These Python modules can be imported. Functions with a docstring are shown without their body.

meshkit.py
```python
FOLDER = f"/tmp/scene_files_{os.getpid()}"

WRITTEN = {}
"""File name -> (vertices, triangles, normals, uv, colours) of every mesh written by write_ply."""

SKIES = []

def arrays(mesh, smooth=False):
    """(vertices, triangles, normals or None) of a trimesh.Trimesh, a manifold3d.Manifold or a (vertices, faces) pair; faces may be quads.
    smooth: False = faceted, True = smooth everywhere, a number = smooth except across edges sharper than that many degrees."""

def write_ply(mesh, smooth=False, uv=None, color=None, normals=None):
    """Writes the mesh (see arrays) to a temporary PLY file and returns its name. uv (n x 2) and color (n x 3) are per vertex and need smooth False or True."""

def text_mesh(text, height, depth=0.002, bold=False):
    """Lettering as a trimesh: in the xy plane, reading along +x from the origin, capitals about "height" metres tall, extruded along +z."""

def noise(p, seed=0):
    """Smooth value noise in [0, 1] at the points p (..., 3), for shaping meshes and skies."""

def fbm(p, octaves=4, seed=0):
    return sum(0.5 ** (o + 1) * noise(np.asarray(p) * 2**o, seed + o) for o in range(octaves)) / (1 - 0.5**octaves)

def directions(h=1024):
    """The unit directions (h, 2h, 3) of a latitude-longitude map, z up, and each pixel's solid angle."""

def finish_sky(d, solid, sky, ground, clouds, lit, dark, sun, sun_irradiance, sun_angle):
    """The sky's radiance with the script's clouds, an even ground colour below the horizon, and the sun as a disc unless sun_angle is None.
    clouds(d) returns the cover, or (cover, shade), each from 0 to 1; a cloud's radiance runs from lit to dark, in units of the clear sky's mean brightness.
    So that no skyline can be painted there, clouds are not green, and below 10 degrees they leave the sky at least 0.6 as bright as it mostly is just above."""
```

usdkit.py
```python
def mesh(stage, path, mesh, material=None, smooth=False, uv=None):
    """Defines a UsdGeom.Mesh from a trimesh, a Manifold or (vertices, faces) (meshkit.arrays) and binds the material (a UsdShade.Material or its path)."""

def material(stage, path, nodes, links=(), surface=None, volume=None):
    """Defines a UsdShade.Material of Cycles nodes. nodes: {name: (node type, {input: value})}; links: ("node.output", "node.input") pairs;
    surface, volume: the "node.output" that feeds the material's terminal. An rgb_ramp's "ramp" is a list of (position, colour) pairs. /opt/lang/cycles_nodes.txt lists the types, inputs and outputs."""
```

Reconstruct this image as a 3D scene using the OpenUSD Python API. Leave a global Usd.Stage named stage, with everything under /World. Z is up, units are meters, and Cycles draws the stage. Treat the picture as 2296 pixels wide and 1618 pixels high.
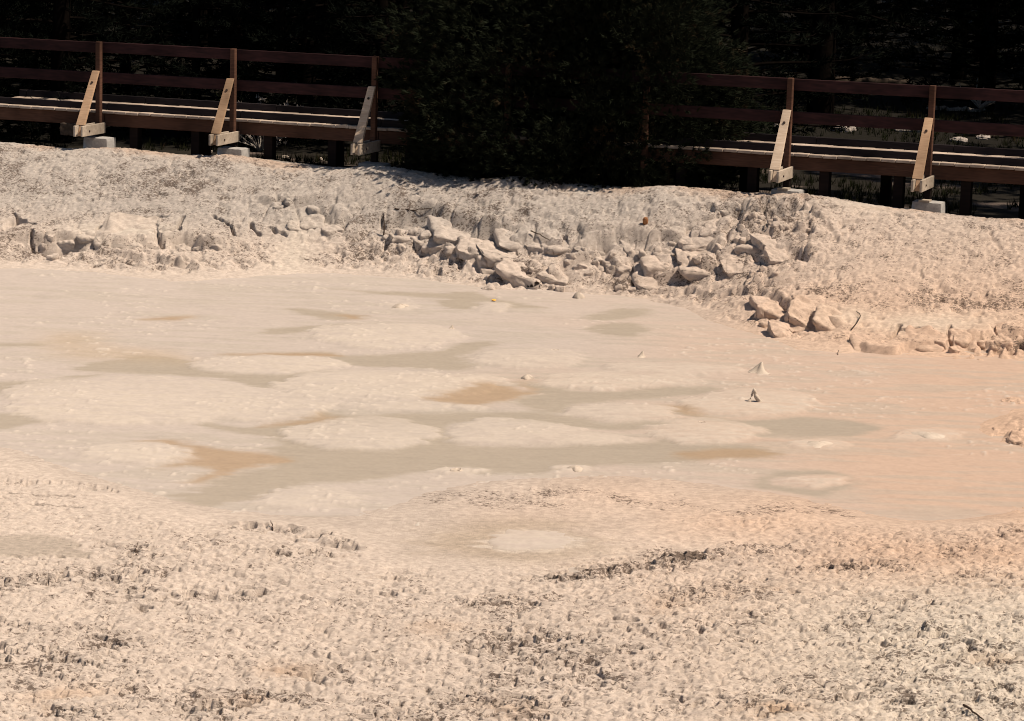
import math
import numpy as np
import trimesh
from scipy.interpolate import RBFInterpolator, RegularGridInterpolator
from scipy.ndimage import gaussian_filter
from scipy.spatial import cKDTree
from PIL import Image, ImageDraw
from pxr import Usd, UsdGeom, UsdLux, UsdShade, Gf, Sdf, Vt
import usdkit
import meshkit

stage = Usd.Stage.CreateInMemory()
UsdGeom.SetStageUpAxis(stage, UsdGeom.Tokens.z)
UsdGeom.SetStageMetersPerUnit(stage, 1.0)
world = UsdGeom.Xform.Define(stage, '/World')
stage.SetDefaultPrim(world.GetPrim())
UsdGeom.Scope.Define(stage, '/World/Looks')

# ------------------------------------------------------------------ camera, sky, sun, exposure
EXPOSURE = 0.68
SUN_AZ, SUN_EL = math.radians(111.0), math.radians(57.0)
SUN_INTENSITY, SUN_COLOR = 1.25, (1.0, 0.88, 0.75)
SKY_STRENGTH = 0.05

W2, F, PITCH, ROLL = 2296.0, 6511.0, math.radians(10.52), math.radians(1.7)
CAM = np.array([0.0, 0.0, 7.0])
fwd = np.array([0, math.cos(PITCH), -math.sin(PITCH)])
rt0, up0 = np.array([1.0, 0, 0]), np.array([0, math.sin(PITCH), math.cos(PITCH)])
rt = math.cos(ROLL) * rt0 + math.sin(ROLL) * up0
up = -math.sin(ROLL) * rt0 + math.cos(ROLL) * up0

cam = UsdGeom.Camera.Define(stage, '/World/camera')
cam.CreateHorizontalApertureAttr(36.0)
cam.CreateVerticalApertureAttr(36.0 * 721 / 1024)
cam.CreateFocalLengthAttr(36.0 * F / W2)
cam.CreateClippingRangeAttr(Gf.Vec2f(0.1, 2000))
cam.CreateExposureAttr(EXPOSURE)
cam.AddTransformOp().Set(Gf.Matrix4d(*rt, 0, *up, 0, *(-fwd), 0, *CAM, 1))

sky_mat = usdkit.material(stage, '/World/Looks/sky_look', {
    'sky': ('sky_texture', {'sky_type': 'single_scattering', 'sun_disc': False, 'sun_elevation': SUN_EL, 'sun_rotation': SUN_AZ}),
    'bg': ('background_shader', {'strength': SKY_STRENGTH})}, [('sky.color', 'bg.color')], surface='bg.background')
dome = UsdLux.DomeLight.Define(stage, '/World/sky')
UsdShade.MaterialBindingAPI.Apply(dome.GetPrim()).Bind(sky_mat)
sun = UsdLux.DistantLight.Define(stage, '/World/sun')
sun.CreateIntensityAttr(SUN_INTENSITY)
sun.CreateAngleAttr(0.5)
sun.CreateNormalizeAttr(True)
sun.CreateColorAttr(Gf.Vec3f(*SUN_COLOR))
S = np.array([math.sin(SUN_AZ) * math.cos(SUN_EL), math.cos(SUN_AZ) * math.cos(SUN_EL), math.sin(SUN_EL)])
_x = np.cross([0, 0, 1.0], S); _x /= np.linalg.norm(_x); _y = np.cross(S, _x)
sun.AddTransformOp().Set(Gf.Matrix4d(*_x, 0, *_y, 0, *S, 0, 0, 0, 0, 1))

# ------------------------------------------------------------------ helpers
_used = {}


def numbered(name):
    k = _used.get(name, 0)
    _used[name] = k + 1
    return name if k == 0 else f'{name}_{k:03d}'


def meta(p, label=None, cat=None, group=None, kind=None):
    for k, v in (('label', label), ('category', cat), ('group', group), ('kind', kind)):
        if v:
            p.SetCustomDataByKey(k, v)
    return p


def thing(name, label, cat, loc=(0, 0, 0), rotz=0.0, scale=None, group=None):
    x = UsdGeom.Xform.Define(stage, '/World/' + numbered(name))
    x.AddTranslateOp().Set(Gf.Vec3d(*map(float, loc)))
    if rotz:
        x.AddRotateZOp().Set(float(math.degrees(rotz)))
    if scale is not None:
        x.AddScaleOp().Set(Gf.Vec3f(*np.broadcast_to(np.asarray(scale, float), 3).tolist()))
    return meta(x.GetPrim(), label, cat, group)


def obj(name, m, mat, parent=None, smooth=False, color=None, shade_fleck=None):
    base = str(parent.GetPath()) if parent is not None else '/World'
    path = base + '/' + (numbered(name) if parent is None else numbered(base + '/' + name).split('/')[-1])
    g = usdkit.mesh(stage, path, m, mat, smooth=smooth)
    if color is not None:
        UsdGeom.PrimvarsAPI(g).CreatePrimvar('tint', Sdf.ValueTypeNames.Color3fArray, 'vertex').Set(Vt.Vec3fArray.FromNumpy(np.asarray(color, np.float32)))
    if shade_fleck is not None:
        UsdGeom.PrimvarsAPI(g).CreatePrimvar('shade_fleck', Sdf.ValueTypeNames.FloatArray, 'vertex').Set(Vt.FloatArray.FromNumpy(np.asarray(shade_fleck, np.float32)))
    return g.GetPrim()


def dup(src, name, label, cat, loc, rotz=0.0, scale=1.0, group=None):
    p = thing(name, label, cat, loc, rotz, scale, group)
    p.GetReferences().AddInternalReference(src)
    p.SetInstanceable(True)
    return p


def ray(px, py):
    return fwd + (np.asarray(px) - 1148.0)[..., None] / F * rt + (809.0 - np.asarray(py))[..., None] / F * up


def on_z(px, py, z=0.0):
    d = ray(np.asarray(px, float), np.asarray(py, float))
    t = (np.asarray(z) - CAM[2]) / d[..., 2]
    return CAM + d * t[..., None]


def at_depth(px, py, D):
    d = ray(np.asarray(px, float), np.asarray(py, float))
    return CAM + d * (np.asarray(D) / d[..., 1])[..., None]


def P(*a):
    return np.array(a, float).reshape(-1, 2)


def sstep(a, b, x):
    t = np.clip((x - a) / (b - a), 0, 1)
    return t * t * (3 - 2 * t)


def p3(x, y, sx, sy=None, z=0.0):
    return np.stack([x / sx, y / (sy or sx), np.full_like(x, z)], -1)


def hull_box(corners):
    return trimesh.convex.convex_hull(np.asarray(corners))


# ------------------------------------------------------------------ materials
def mud_material(name, rough=0.9, spec=0.15, bump=0.35, fine=90.0, dust=0.12):
    n = {'a': ('attribute', {'attribute': 'tint'}), 'g': ('geometry', {}),
         'n1': ('noise_texture', {'scale': 14.0, 'detail': 5.0, 'roughness': 0.65}),
         'n2': ('noise_texture', {'scale': fine, 'detail': 3.0, 'roughness': 0.7}),
         'r1': ('map_range', {'from_min': 0.3, 'from_max': 0.7, 'to_min': 1 - dust, 'to_max': 1 + dust}),
         'mul': ('mix', {'mix_type': 'multiply', 'fac': 1.0}),
         'b': ('bump', {'height': 1.0, 'strength': bump, 'distance': 0.012}),
         'p': ('principled_bsdf', {'roughness': rough, 'specular_ior_level': spec, 'diffuse_roughness': 0.6})}
    l = [('g.position', 'n1.vector'), ('g.position', 'n2.vector'), ('n1.fac', 'r1.value'), ('a.color', 'mul.color1'), ('r1.result', 'mul.color2'),
         ('mul.color', 'p.base_color'), ('n2.fac', 'b.height'), ('b.normal', 'p.normal')]
    return usdkit.material(stage, '/World/Looks/' + name, n, l, surface='p.BSDF')


def wood_material(name, c1, c2, scale=(3, 3, 40), rough=0.85):
    n = {'t': ('texture_coordinate', {}), 'm': ('mapping', {'scale': scale}),
         'n': ('noise_texture', {'scale': 1.6, 'detail': 6.0, 'roughness': 0.65, 'distortion': 0.4}),
         'n2': ('noise_texture', {'scale': 1.3, 'detail': 3.0}),
         'r': ('rgb_ramp', {'ramp': [(0.25, c1), (0.75, c2)]}), 'r2': ('map_range', {'from_min': 0.3, 'from_max': 0.7, 'to_min': 0.6, 'to_max': 1.35}),
         'mul': ('mix', {'mix_type': 'multiply', 'fac': 1.0}),
         'b': ('bump', {'strength': 0.4, 'distance': 0.004}),
         'p': ('principled_bsdf', {'roughness': rough, 'specular_ior_level': 0.06})}
    l = [('t.object', 'm.vector'), ('m.vector', 'n.vector'), ('t.object', 'n2.vector'), ('n.fac', 'r.fac'), ('n2.fac', 'r2.value'), ('r.color', 'mul.color1'), ('r2.result', 'mul.color2'),
         ('mul.color', 'p.base_color'), ('n.fac', 'b.height'), ('b.normal', 'p.normal')]
    return usdkit.material(stage, '/World/Looks/' + name, n, l, surface='p.BSDF')


def rough_material(name, c1, c2, scale=12.0, bump=0.4, rough=0.9, spec=0.1):
    n = {'g': ('geometry', {}), 'n': ('noise_texture', {'scale': scale, 'detail': 5.0, 'roughness': 0.65}),
         'r': ('rgb_ramp', {'ramp': [(0.3, c1), (0.7, c2)]}), 'b': ('bump', {'strength': bump, 'distance': 0.01}),
         'p': ('principled_bsdf', {'roughness': rough, 'specular_ior_level': spec})}
    l = [('g.position', 'n.vector'), ('n.fac', 'r.fac'), ('r.color', 'p.base_color'), ('n.fac', 'b.height'), ('b.normal', 'p.normal')]
    return usdkit.material(stage, '/World/Looks/' + name, n, l, surface='p.BSDF')


def leaf_material(name, c1, c2, c3, tr=0.15):
    n = {'g': ('geometry', {}), 'n': ('noise_texture', {'scale': 2.2, 'detail': 4.0, 'roughness': 0.7}),
         'r': ('rgb_ramp', {'ramp': [(0.3, c1), (0.58, c2), (0.72, c3)]}),
         'd': ('diffuse_bsdf', {}), 't': ('translucent_bsdf', {}), 'mx': ('mix_closure', {'fac': tr})}
    l = [('g.position', 'n.vector'), ('n.fac', 'r.fac'), ('r.color', 'd.color'), ('r.color', 't.color'), ('d.BSDF', 'mx.closure1'), ('t.BSDF', 'mx.closure2')]
    return usdkit.material(stage, '/World/Looks/' + name, n, l, surface='mx.closure')


def crust_material(name):
    n = {'a': ('attribute', {'attribute': 'tint'}), 'f': ('attribute', {'attribute': 'shade_fleck'}), 'g': ('geometry', {}),
         'm1': ('mapping', {'scale': (1.0, 1.35, 1.35)}),
         'n1': ('noise_texture', {'scale': 13.0, 'detail': 5.0, 'roughness': 0.65}),
         'n2': ('noise_texture', {'scale': 60.0, 'detail': 4.0, 'roughness': 0.7}),
         'n3': ('noise_texture', {'scale': 19.0, 'detail': 4.0, 'roughness': 0.72}),
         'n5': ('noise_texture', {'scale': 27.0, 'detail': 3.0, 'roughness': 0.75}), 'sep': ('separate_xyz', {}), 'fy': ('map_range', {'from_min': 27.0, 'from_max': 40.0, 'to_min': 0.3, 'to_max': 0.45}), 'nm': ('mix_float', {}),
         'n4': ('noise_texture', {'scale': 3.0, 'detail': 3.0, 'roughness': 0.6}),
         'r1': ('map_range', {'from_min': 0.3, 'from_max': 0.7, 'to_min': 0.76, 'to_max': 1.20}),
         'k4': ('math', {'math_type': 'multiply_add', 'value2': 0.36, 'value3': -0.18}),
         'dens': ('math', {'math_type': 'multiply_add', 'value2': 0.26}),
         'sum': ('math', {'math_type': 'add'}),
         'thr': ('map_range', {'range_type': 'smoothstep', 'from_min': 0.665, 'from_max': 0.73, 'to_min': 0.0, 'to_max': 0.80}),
         'dark': ('mix', {'mix_type': 'mix', 'color2': (0.066, 0.042, 0.030)}),  # dark fleck colour: litter, and painted shadow specks of the pitted crust
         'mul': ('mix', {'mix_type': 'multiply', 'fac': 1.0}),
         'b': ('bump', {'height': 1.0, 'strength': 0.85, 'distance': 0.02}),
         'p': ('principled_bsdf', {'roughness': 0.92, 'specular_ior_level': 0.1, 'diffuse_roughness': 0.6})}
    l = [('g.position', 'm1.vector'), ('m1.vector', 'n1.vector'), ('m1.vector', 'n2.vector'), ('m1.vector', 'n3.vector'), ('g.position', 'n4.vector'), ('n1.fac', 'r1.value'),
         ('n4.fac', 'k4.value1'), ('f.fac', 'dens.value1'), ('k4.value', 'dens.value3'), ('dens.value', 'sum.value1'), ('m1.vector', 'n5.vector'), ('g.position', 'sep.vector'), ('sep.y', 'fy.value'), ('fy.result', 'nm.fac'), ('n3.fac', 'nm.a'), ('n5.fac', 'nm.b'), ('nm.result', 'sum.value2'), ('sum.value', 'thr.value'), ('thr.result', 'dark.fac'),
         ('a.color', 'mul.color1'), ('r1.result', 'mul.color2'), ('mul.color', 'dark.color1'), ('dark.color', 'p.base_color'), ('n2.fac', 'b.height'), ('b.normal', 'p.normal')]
    return usdkit.material(stage, '/World/Looks/' + name, n, l, surface='p.BSDF')


M_ground = crust_material('ground_crust')
M_pool = mud_material('wet_mud', 0.55, 0.25, 0.22, 38.0, 0.07)
M_clod = rough_material('clod_mud', (0.325, 0.268, 0.212), (0.41, 0.340, 0.272), 12.0, 0.8)
M_clod_pink = rough_material('pink_clod_mud', (0.34, 0.255, 0.195), (0.44, 0.335, 0.255), 12.0, 0.8)
M_splash = rough_material('splash_mud', (0.34, 0.28, 0.22), (0.40, 0.33, 0.26), 25.0, 0.2, 0.6)
M_post = wood_material('stained_wood', (0.034, 0.017, 0.011), (0.085, 0.042, 0.027))
M_rail = wood_material('rail_wood', (0.009, 0.005, 0.005), (0.036, 0.015, 0.014), (2, 2, 14))
M_brace = wood_material('pale_wood', (0.28, 0.20, 0.135), (0.46, 0.37, 0.28))
M_brace_orange = wood_material('tan_wood', (0.22, 0.135, 0.08), (0.36, 0.24, 0.15))
M_bracket = wood_material('grey_wood', (0.19, 0.15, 0.11), (0.35, 0.29, 0.23), (10, 10, 10))
M_deck = wood_material('deck_wood', (0.22, 0.165, 0.125), (0.36, 0.29, 0.23), (6, 6, 6))
M_kerb = wood_material('kerb_wood', (0.009, 0.008, 0.009), (0.024, 0.018, 0.018), (2, 2, 14))
M_dark = wood_material('dark_timber', (0.006, 0.004, 0.0035), (0.016, 0.010, 0.008), (2, 2, 14))
M_conc = rough_material('concrete', (0.20, 0.185, 0.17), (0.31, 0.29, 0.265), 18.0, 0.3)
M_iron = rough_material('rusty_iron', (0.02, 0.015, 0.013), (0.05, 0.03, 0.022), 40.0, 0.2, 0.6)
M_bark = rough_material('bark', (0.0018, 0.0014, 0.0012), (0.005, 0.0037, 0.003), 14.0, 0.8, 1.0, 0.0)
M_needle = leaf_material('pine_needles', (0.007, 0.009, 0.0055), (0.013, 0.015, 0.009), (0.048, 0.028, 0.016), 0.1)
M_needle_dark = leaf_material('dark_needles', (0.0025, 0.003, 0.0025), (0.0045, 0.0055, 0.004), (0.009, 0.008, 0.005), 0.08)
M_deadwood = rough_material('bleached_wood', (0.12, 0.10, 0.085), (0.26, 0.235, 0.20), 16.0, 0.5)
M_log = rough_material('brown_log', (0.022, 0.016, 0.012), (0.058, 0.042, 0.030), 12.0, 0.7)
M_stone = rough_material('pale_stone', (0.17, 0.14, 0.12), (0.30, 0.265, 0.23), 10.0, 0.6)
M_twig = rough_material('dark_twig', (0.03, 0.02, 0.014), (0.07, 0.045, 0.03), 30.0, 0.5)
M_rust = rough_material('rust_stone', (0.14, 0.06, 0.025), (0.24, 0.11, 0.05), 30.0, 0.5)
M_leaf_orange = rough_material('orange_leaf', (0.52, 0.24, 0.04), (0.66, 0.34, 0.07), 30.0, 0.2)
M_grass = leaf_material('dim_grass', (0.007, 0.009, 0.004), (0.014, 0.015, 0.007), (0.034, 0.02, 0.011), 0.2)

# ------------------------------------------------------------------ terrain: base shape from the shore and the crest of the banks
far_edge = P(-260, 612, -120, 606, 0, 603, 150, 605, 300, 625, 420, 640, 560, 622, 700, 610, 850, 618, 960, 632, 1100, 648, 1230, 655, 1400, 664, 1550, 690, 1640, 735, 1740, 778, 1850, 790, 1960, 800, 2060, 806, 2150, 808, 2230, 800, 2310, 812, 2400, 822, 2560, 834)
near_edge = P(-260, 960, -120, 975, 0, 996, 100, 1018, 200, 1056, 300, 1090, 380, 1112, 520, 1142, 640, 1158, 730, 1166, 810, 1140, 900, 1108, 1000, 1086, 1150, 1068, 1350, 1064, 1500, 1068, 1600, 1084, 1750, 1100, 1880, 1124, 1980, 1158, 2060, 1170, 2200, 1158, 2300, 1128, 2420, 1080, 2560, 1040)
crest = P(-260, 308, 0, 318, 250, 330, 500, 346, 840, 370, 1150, 395, 1500, 415, 1800, 433, 2050, 470, 2296, 491, 2560, 515)
crest_z = np.array([1.25, 1.22, 1.22, 1.22, 1.25, 1.34, 1.36, 1.30, 1.20, 1.16, 1.14])
crest[:, 1] -= 6
EDGE = on_z(far_edge[:, 0], far_edge[:, 1], 0.0)
NEAR = on_z(near_edge[:, 0], near_edge[:, 1], 0.0)
_A, _B = at_depth(222.0, 94.0, 50.2), at_depth(2092.0, 192.0, 44.9)
_d = ray(crest[:, 0], crest[:, 1])
_k = _d[:, 0] / _d[:, 1]
_m = (_B[1] - _A[1]) / (_B[0] - _A[0])
crest_D = (_A[1] - _m * _A[0]) / (1 - _m * _k)      # depth of the boardwalk's railing along each sight line
CREST = at_depth(crest[:, 0], crest[:, 1], crest_D - .80)
crest_z = CREST[:, 2]

ctrl = []


def add(xyz):
    ctrl.extend(np.atleast_2d(np.asarray(xyz, float)).tolist())


add(EDGE)
add(NEAR)
add(CREST)
for k in range(len(CREST)):
    c = CREST[k]
    e = EDGE[np.argmin(np.abs(EDGE[:, 0] / EDGE[:, 1] - c[0] / c[1]))]
    for t, z in ((0.35, 0.36), (0.7, 0.92)):
        q = e * (1 - t) + c * t
        add([q[0], q[1], z if c[0] < 3 else z * 1.02])
    add([c[0] * .99, c[1] - 0.5, c[2] - 0.10])
    add([c[0] * 1.01, c[1] + 0.5, c[2] - 0.12])
    add([c[0] * 1.02, c[1] + 1.3, c[2] - 0.34])
    add([c[0] * 1.05, c[1] + 3.0, c[2] - 0.45])
for e in EDGE[::2]:
    add([e[0], e[1] - 0.9, -0.14])
for e in NEAR[::2]:
    add([e[0], e[1] + 0.9, -0.14])
add(on_z(np.array([300, 900, 1500, 2100.]), np.array([850, 900, 900, 950.]), -0.35))
for px, py, z in ((-200, 1640, .34), (300, 1640, .30), (1100, 1640, .32), (1800, 1640, .40), (2500, 1640, .48), (-200, 1400, .16), (300, 1420, .16), (1000, 1420, .15), (1700, 1400, .22), (2400, 1360, .36),
                  (-150, 1110, .07), (60, 1110, .08), (420, 1215, .09), (620, 1228, .10), (60, 1222, .05), (180, 1300, .09), (600, 1310, .10), (1500, 1300, .14), (2100, 1250, .20), (2296, 1240, .26),
                  (900, 1200, .012), (1080, 1190, .016), (1200, 1225, .014), (1300, 1150, .03), (1000, 1260, .03), (1200, 1290, .07), (850, 1290, .05), (1500, 1190, .035), (1700, 1160, .04), (1800, 1215, .08),
                  (2360, 930, .22), (2480, 900, .35)):
    add(on_z(px, py, z))
for x in (-14, -7, 0, 7, 14):
    add([[x, 18, 0.7], [x, 13, 1.6], [x, 7, 3.6], [x, 0, 5.3], [x, -20, 5.6]])
for x in (-40, -24, -14, -6, 4, 12, 22, 40):
    sl = 0.9 if x < 4 else 1.0
    add([[x, 54, .85], [x, 60, 1.1 * sl + .1], [x, 70, 1.8], [x, 85, 2.8], [x, 120, 5.0], [x, 200, 11.0]])
for y in (-20, 5, 20, 30, 40, 48):
    zz = {-20: 5.6, 5: 4.6, 20: 1.2, 30: .7, 40: .8, 48: 1.2}[y]
    add([[-32, y, zz], [32, y, zz + .1]])
ctrl = np.array(ctrl)
_, keep = np.unique(np.round(ctrl[:, :2], 2), axis=0, return_index=True)
ctrl = ctrl[keep]
rbf = RBFInterpolator(ctrl[:, :2], ctrl[:, 2], kernel='linear', smoothing=0.01)
gx = np.concatenate([np.arange(-170, -32, 6.0), np.arange(-32, -12, 1.0), np.arange(-12, 12, .16), np.arange(12, 32, 1.0), np.arange(32, 171, 6.0)])
gy = np.concatenate([np.arange(-40, 17, 1.0), np.arange(17, 53, .16), np.arange(53, 90, 1.0), np.arange(90, 260, 6.0)])
GX, GY = np.meshgrid(gx, gy, indexing='ij')
qx, qy = np.clip(GX.ravel(), -40, 40), np.clip(GY.ravel(), -20, 200)
gz = rbf(np.stack([qx, qy], 1)).reshape(GX.shape)
fx0, fx1 = np.searchsorted(gx, -12), np.searchsorted(gx, 12)
fy0, fy1 = np.searchsorted(gy, 17), np.searchsorted(gy, 53)
gz[fx0:fx1, fy0:fy1] = gaussian_filter(gz, 1.6)[fx0:fx1, fy0:fy1]
base_z = RegularGridInterpolator((gx, gy), gz, bounds_error=False, fill_value=None)


def march(px, py, zfun):
    """The point where the sight line through a place in the picture meets the surface zfun."""
    px, py = np.atleast_1d(np.asarray(px, float)), np.atleast_1d(np.asarray(py, float))
    d = ray(px, py)
    d = d / d[:, 1:2]
    lo, hi = np.full(len(px), 18.0), np.full(len(px), 95.0)
    D = np.arange(18, 95, .05)
    pts = CAM + d[:, None, :] * D[None, :, None]
    under = pts[..., 2] < zfun(pts[..., 0].ravel(), pts[..., 1].ravel()).reshape(pts.shape[:2])
    k = np.argmax(under, 1)
    hi = D[k]
    lo = hi - .05
    for _ in range(12):
        m = (lo + hi) / 2
        q = CAM + d * m[:, None]
        u = q[:, 2] < zfun(q[:, 0], q[:, 1])
        hi, lo = np.where(u, m, hi), np.where(u, lo, m)
    return CAM + d * hi[:, None]


def bz(x, y):
    return base_z(np.stack([x, y], -1))


# ---- rows and columns of the ground sheet: fine where the banks lie in front of the viewer, coarse beyond
ys = np.concatenate([np.arange(-40, 18, 2.0), np.arange(18, 20.8, .1), np.arange(20.8, 29.2, .0175), np.arange(29.2, 38.2, .07), np.arange(38.2, 42.6, .03), np.arange(42.6, 50.4, .0225),
                     np.arange(50.4, 54, .15), np.arange(54, 80, 1.0), np.arange(80, 250, 10.0)])
us = np.concatenate([[-9, -5, -3, -2, -1.5, -1.25], np.linspace(-1.1, 1.1, 1000), [1.25, 1.5, 2, 3, 5, 9]])
half = np.maximum(ys, 18) * math.tan(math.radians(10)) + 0.35
half = np.where(ys < 18, 3.5, half)
X = us[None, :] * half[:, None]
Y = np.broadcast_to(ys[:, None], X.shape).copy()
shape = X.shape
x, y = X.ravel(), Y.ravel()
z = bz(x, y)
inn = (np.abs(np.broadcast_to(us, shape).ravel()) < 1.2) & (y > 18.5) & (y < 53)
I = np.nonzero(inn)[0]
xi, yi = x[I], y[I]
zi = z[I].copy()

# ---- masks
n_big = meshkit.fbm(p3(xi, yi, 1.7), 3, 11)
n_mid = meshkit.fbm(p3(xi, yi, 0.55), 3, 12)
n_a = meshkit.fbm(p3(xi, yi, 0.20), 3, 13)
n_b = meshkit.noise(p3(xi, yi, 0.085), 14)
n_c = meshkit.noise(p3(xi, yi, 0.043), 15)
n_d = meshkit.noise(p3(xi, yi, 0.12), 16)
far_m = sstep(36, 39, yi)
near_m = 1 - sstep(29.5, 32, yi)
above = sstep(0.015, 0.11, zi)
behind = np.zeros_like(xi)
cy_of = lambda xx: np.interp(xx, CREST[:, 0], CREST[:, 1])
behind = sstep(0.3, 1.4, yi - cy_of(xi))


def spots(lst, zf=bz):
    a = np.array(lst, float)
    q = march(a[:, 0], a[:, 1], zf)
    return q, a[:, 2:]


def spot_mask(lst, zf=bz):
    q, r = spots(lst, zf)
    m = np.zeros_like(xi)
    for (cx, cy, _), (rx, ry, amp) in zip(q, r):
        d2 = ((xi - cx) / rx) ** 2 + ((yi - cy) / ry) ** 2
        m = np.maximum(m, amp * np.exp(-d2 * 1.2))
    return m


# clusters of deep pits in the crust: place in the picture, then radii in metres (across, away) and strength
pits = spot_mask([(1250, 1440, .45, .5, 1), (1300, 1465, .3, .25, .9), (720, 1505, .30, .28, 1), (780, 1518, .25, .2, 1), (830, 1478, .35, .22, .8), (1030, 1562, .25, .3, 1), (1170, 1575, .35, .3, .9), (1150, 1600, .4, .2, .8),
                  (1440, 1455, .3, .2, .8), (1530, 1562, .2, .25, 1), (1700, 1565, .3, .25, .8), (1890, 1270, .3, .25, 1), (1960, 1265, .2, .25, .9), (2275, 1395, .2, .15, 1), (300, 1330, .4, .3, .8), (200, 1290, .35, .25, .7), (110, 1295, .3, .2, .8),
                  (160, 1590, .4, .3, .8), (470, 1590, .35, .3, 1), (600, 1560, .25, .2, .8), (240, 1430, .3, .25, .8), (560, 1330, .4, .4, .7), (310, 1360, .18, .14, .9), (420, 1330, .3, .2, .8), (900, 1290, .3, .3, .5), (870, 1330, .3, .3, .7),
                  (1260, 1295, .35, .25, 1.2), (1340, 1278, .4, .32, 1.3), (1430, 1262, .45, .34, 1.3), (1520, 1250, .4, .3, 1.2), (1600, 1238, .35, .2, .9), (1700, 1226, .3, .14, .7), (1240, 1475, .3, .25, .9), (1390, 1470, .3, .2, .7), (1720, 1590, .3, .2, .6),
                  (2060, 1345, .3, .3, .6), (2190, 1300, .4, .4, .4), (2280, 1140, .2, .25, .8), (2180, 1225, .4, .3, .35), (1580, 1440, .5, .4, .5), (1450, 1400, .5, .4, .55), (1650, 1380, .4, .4, .45), (900, 1600, .3, .25, .7),
                  (550, 1180, .25, .14, 1), (640, 1190, .30, .14, 1.1), (710, 1204, .28, .14, 1.1), (770, 1222, .2, .14, .9), (620, 1238, .4, .14, .6), (720, 1240, .3, .12, .7), (300, 1230, .2, .2, .8), (220, 1220, .25, .2, .6),
                  (60, 1082, .3, .12, .5), (200, 1095, .3, .12, .5), (100, 1030, .3, .2, .35), (1220, 1110, .5, .5, .25), (1700, 1170, .9, .4, .3), (40, 1400, .3, .3, .6), (90, 1470, .35, .3, .6)])
# broken, blocky ground of the far bank
blocks = spot_mask([(900, 505, .6, .5, .8), (1000, 520, .6, .6, 1), (1100, 545, .7, .6, 1), (1200, 570, .7, .6, .9), (1300, 560, .6, .6, .8), (1400, 575, .7, .6, .8), (1500, 560, .6, .6, .7), (1600, 560, .7, .7, .9),
                    (1680, 500, .7, .9, .9), (1760, 500, .6, .8, .9), (1790, 560, .4, .5, .8), (700, 475, .6, .5, .7), (620, 460, .5, .4, .6), (110, 540, .5, .3, .5), (420, 550, .5, .3, .6), (2250, 760, .4, .3, .8)])
crumbs = spot_mask([(1690, 475, .55, .7, 1), (1760, 470, .5, .6, 1), (1800, 500, .35, .5, .8), (1640, 470, .4, .5, .8), (1720, 520, .4, .4, .8), (250, 580, .8, .35, .6), (420, 590, .6, .4, .6), (520, 565, .5, .5, .6), (1150, 625, .5, .3, .8),
                     (1400, 620, .5, .35, .7), (1680, 640, .5, .4, .5), (860, 560, .9, .4, .6), (1000, 600, .5, .3, .8), (2270, 905, .3, .8, .9), (2290, 985, .25, .5, .8), (2240, 785, .4, .3, .9), (2290, 770, .3, .3, .9), (1560, 660, .7, .4, .35), (2180, 800, .3, .25, .6)])
smooth_spots = spot_mask([(2080, 725, 1.1, .45, 1), (1900, 712, .6, .35, .8), (2150, 478, 1.2, .5, .9), (1960, 462, .6, .4, .8), (60, 1222, .7, .6, 1), (170, 1240, .3, .25, .7), (660, 570, .3, 1.0, .7), (280, 520, .8, .35, .9)])

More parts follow.
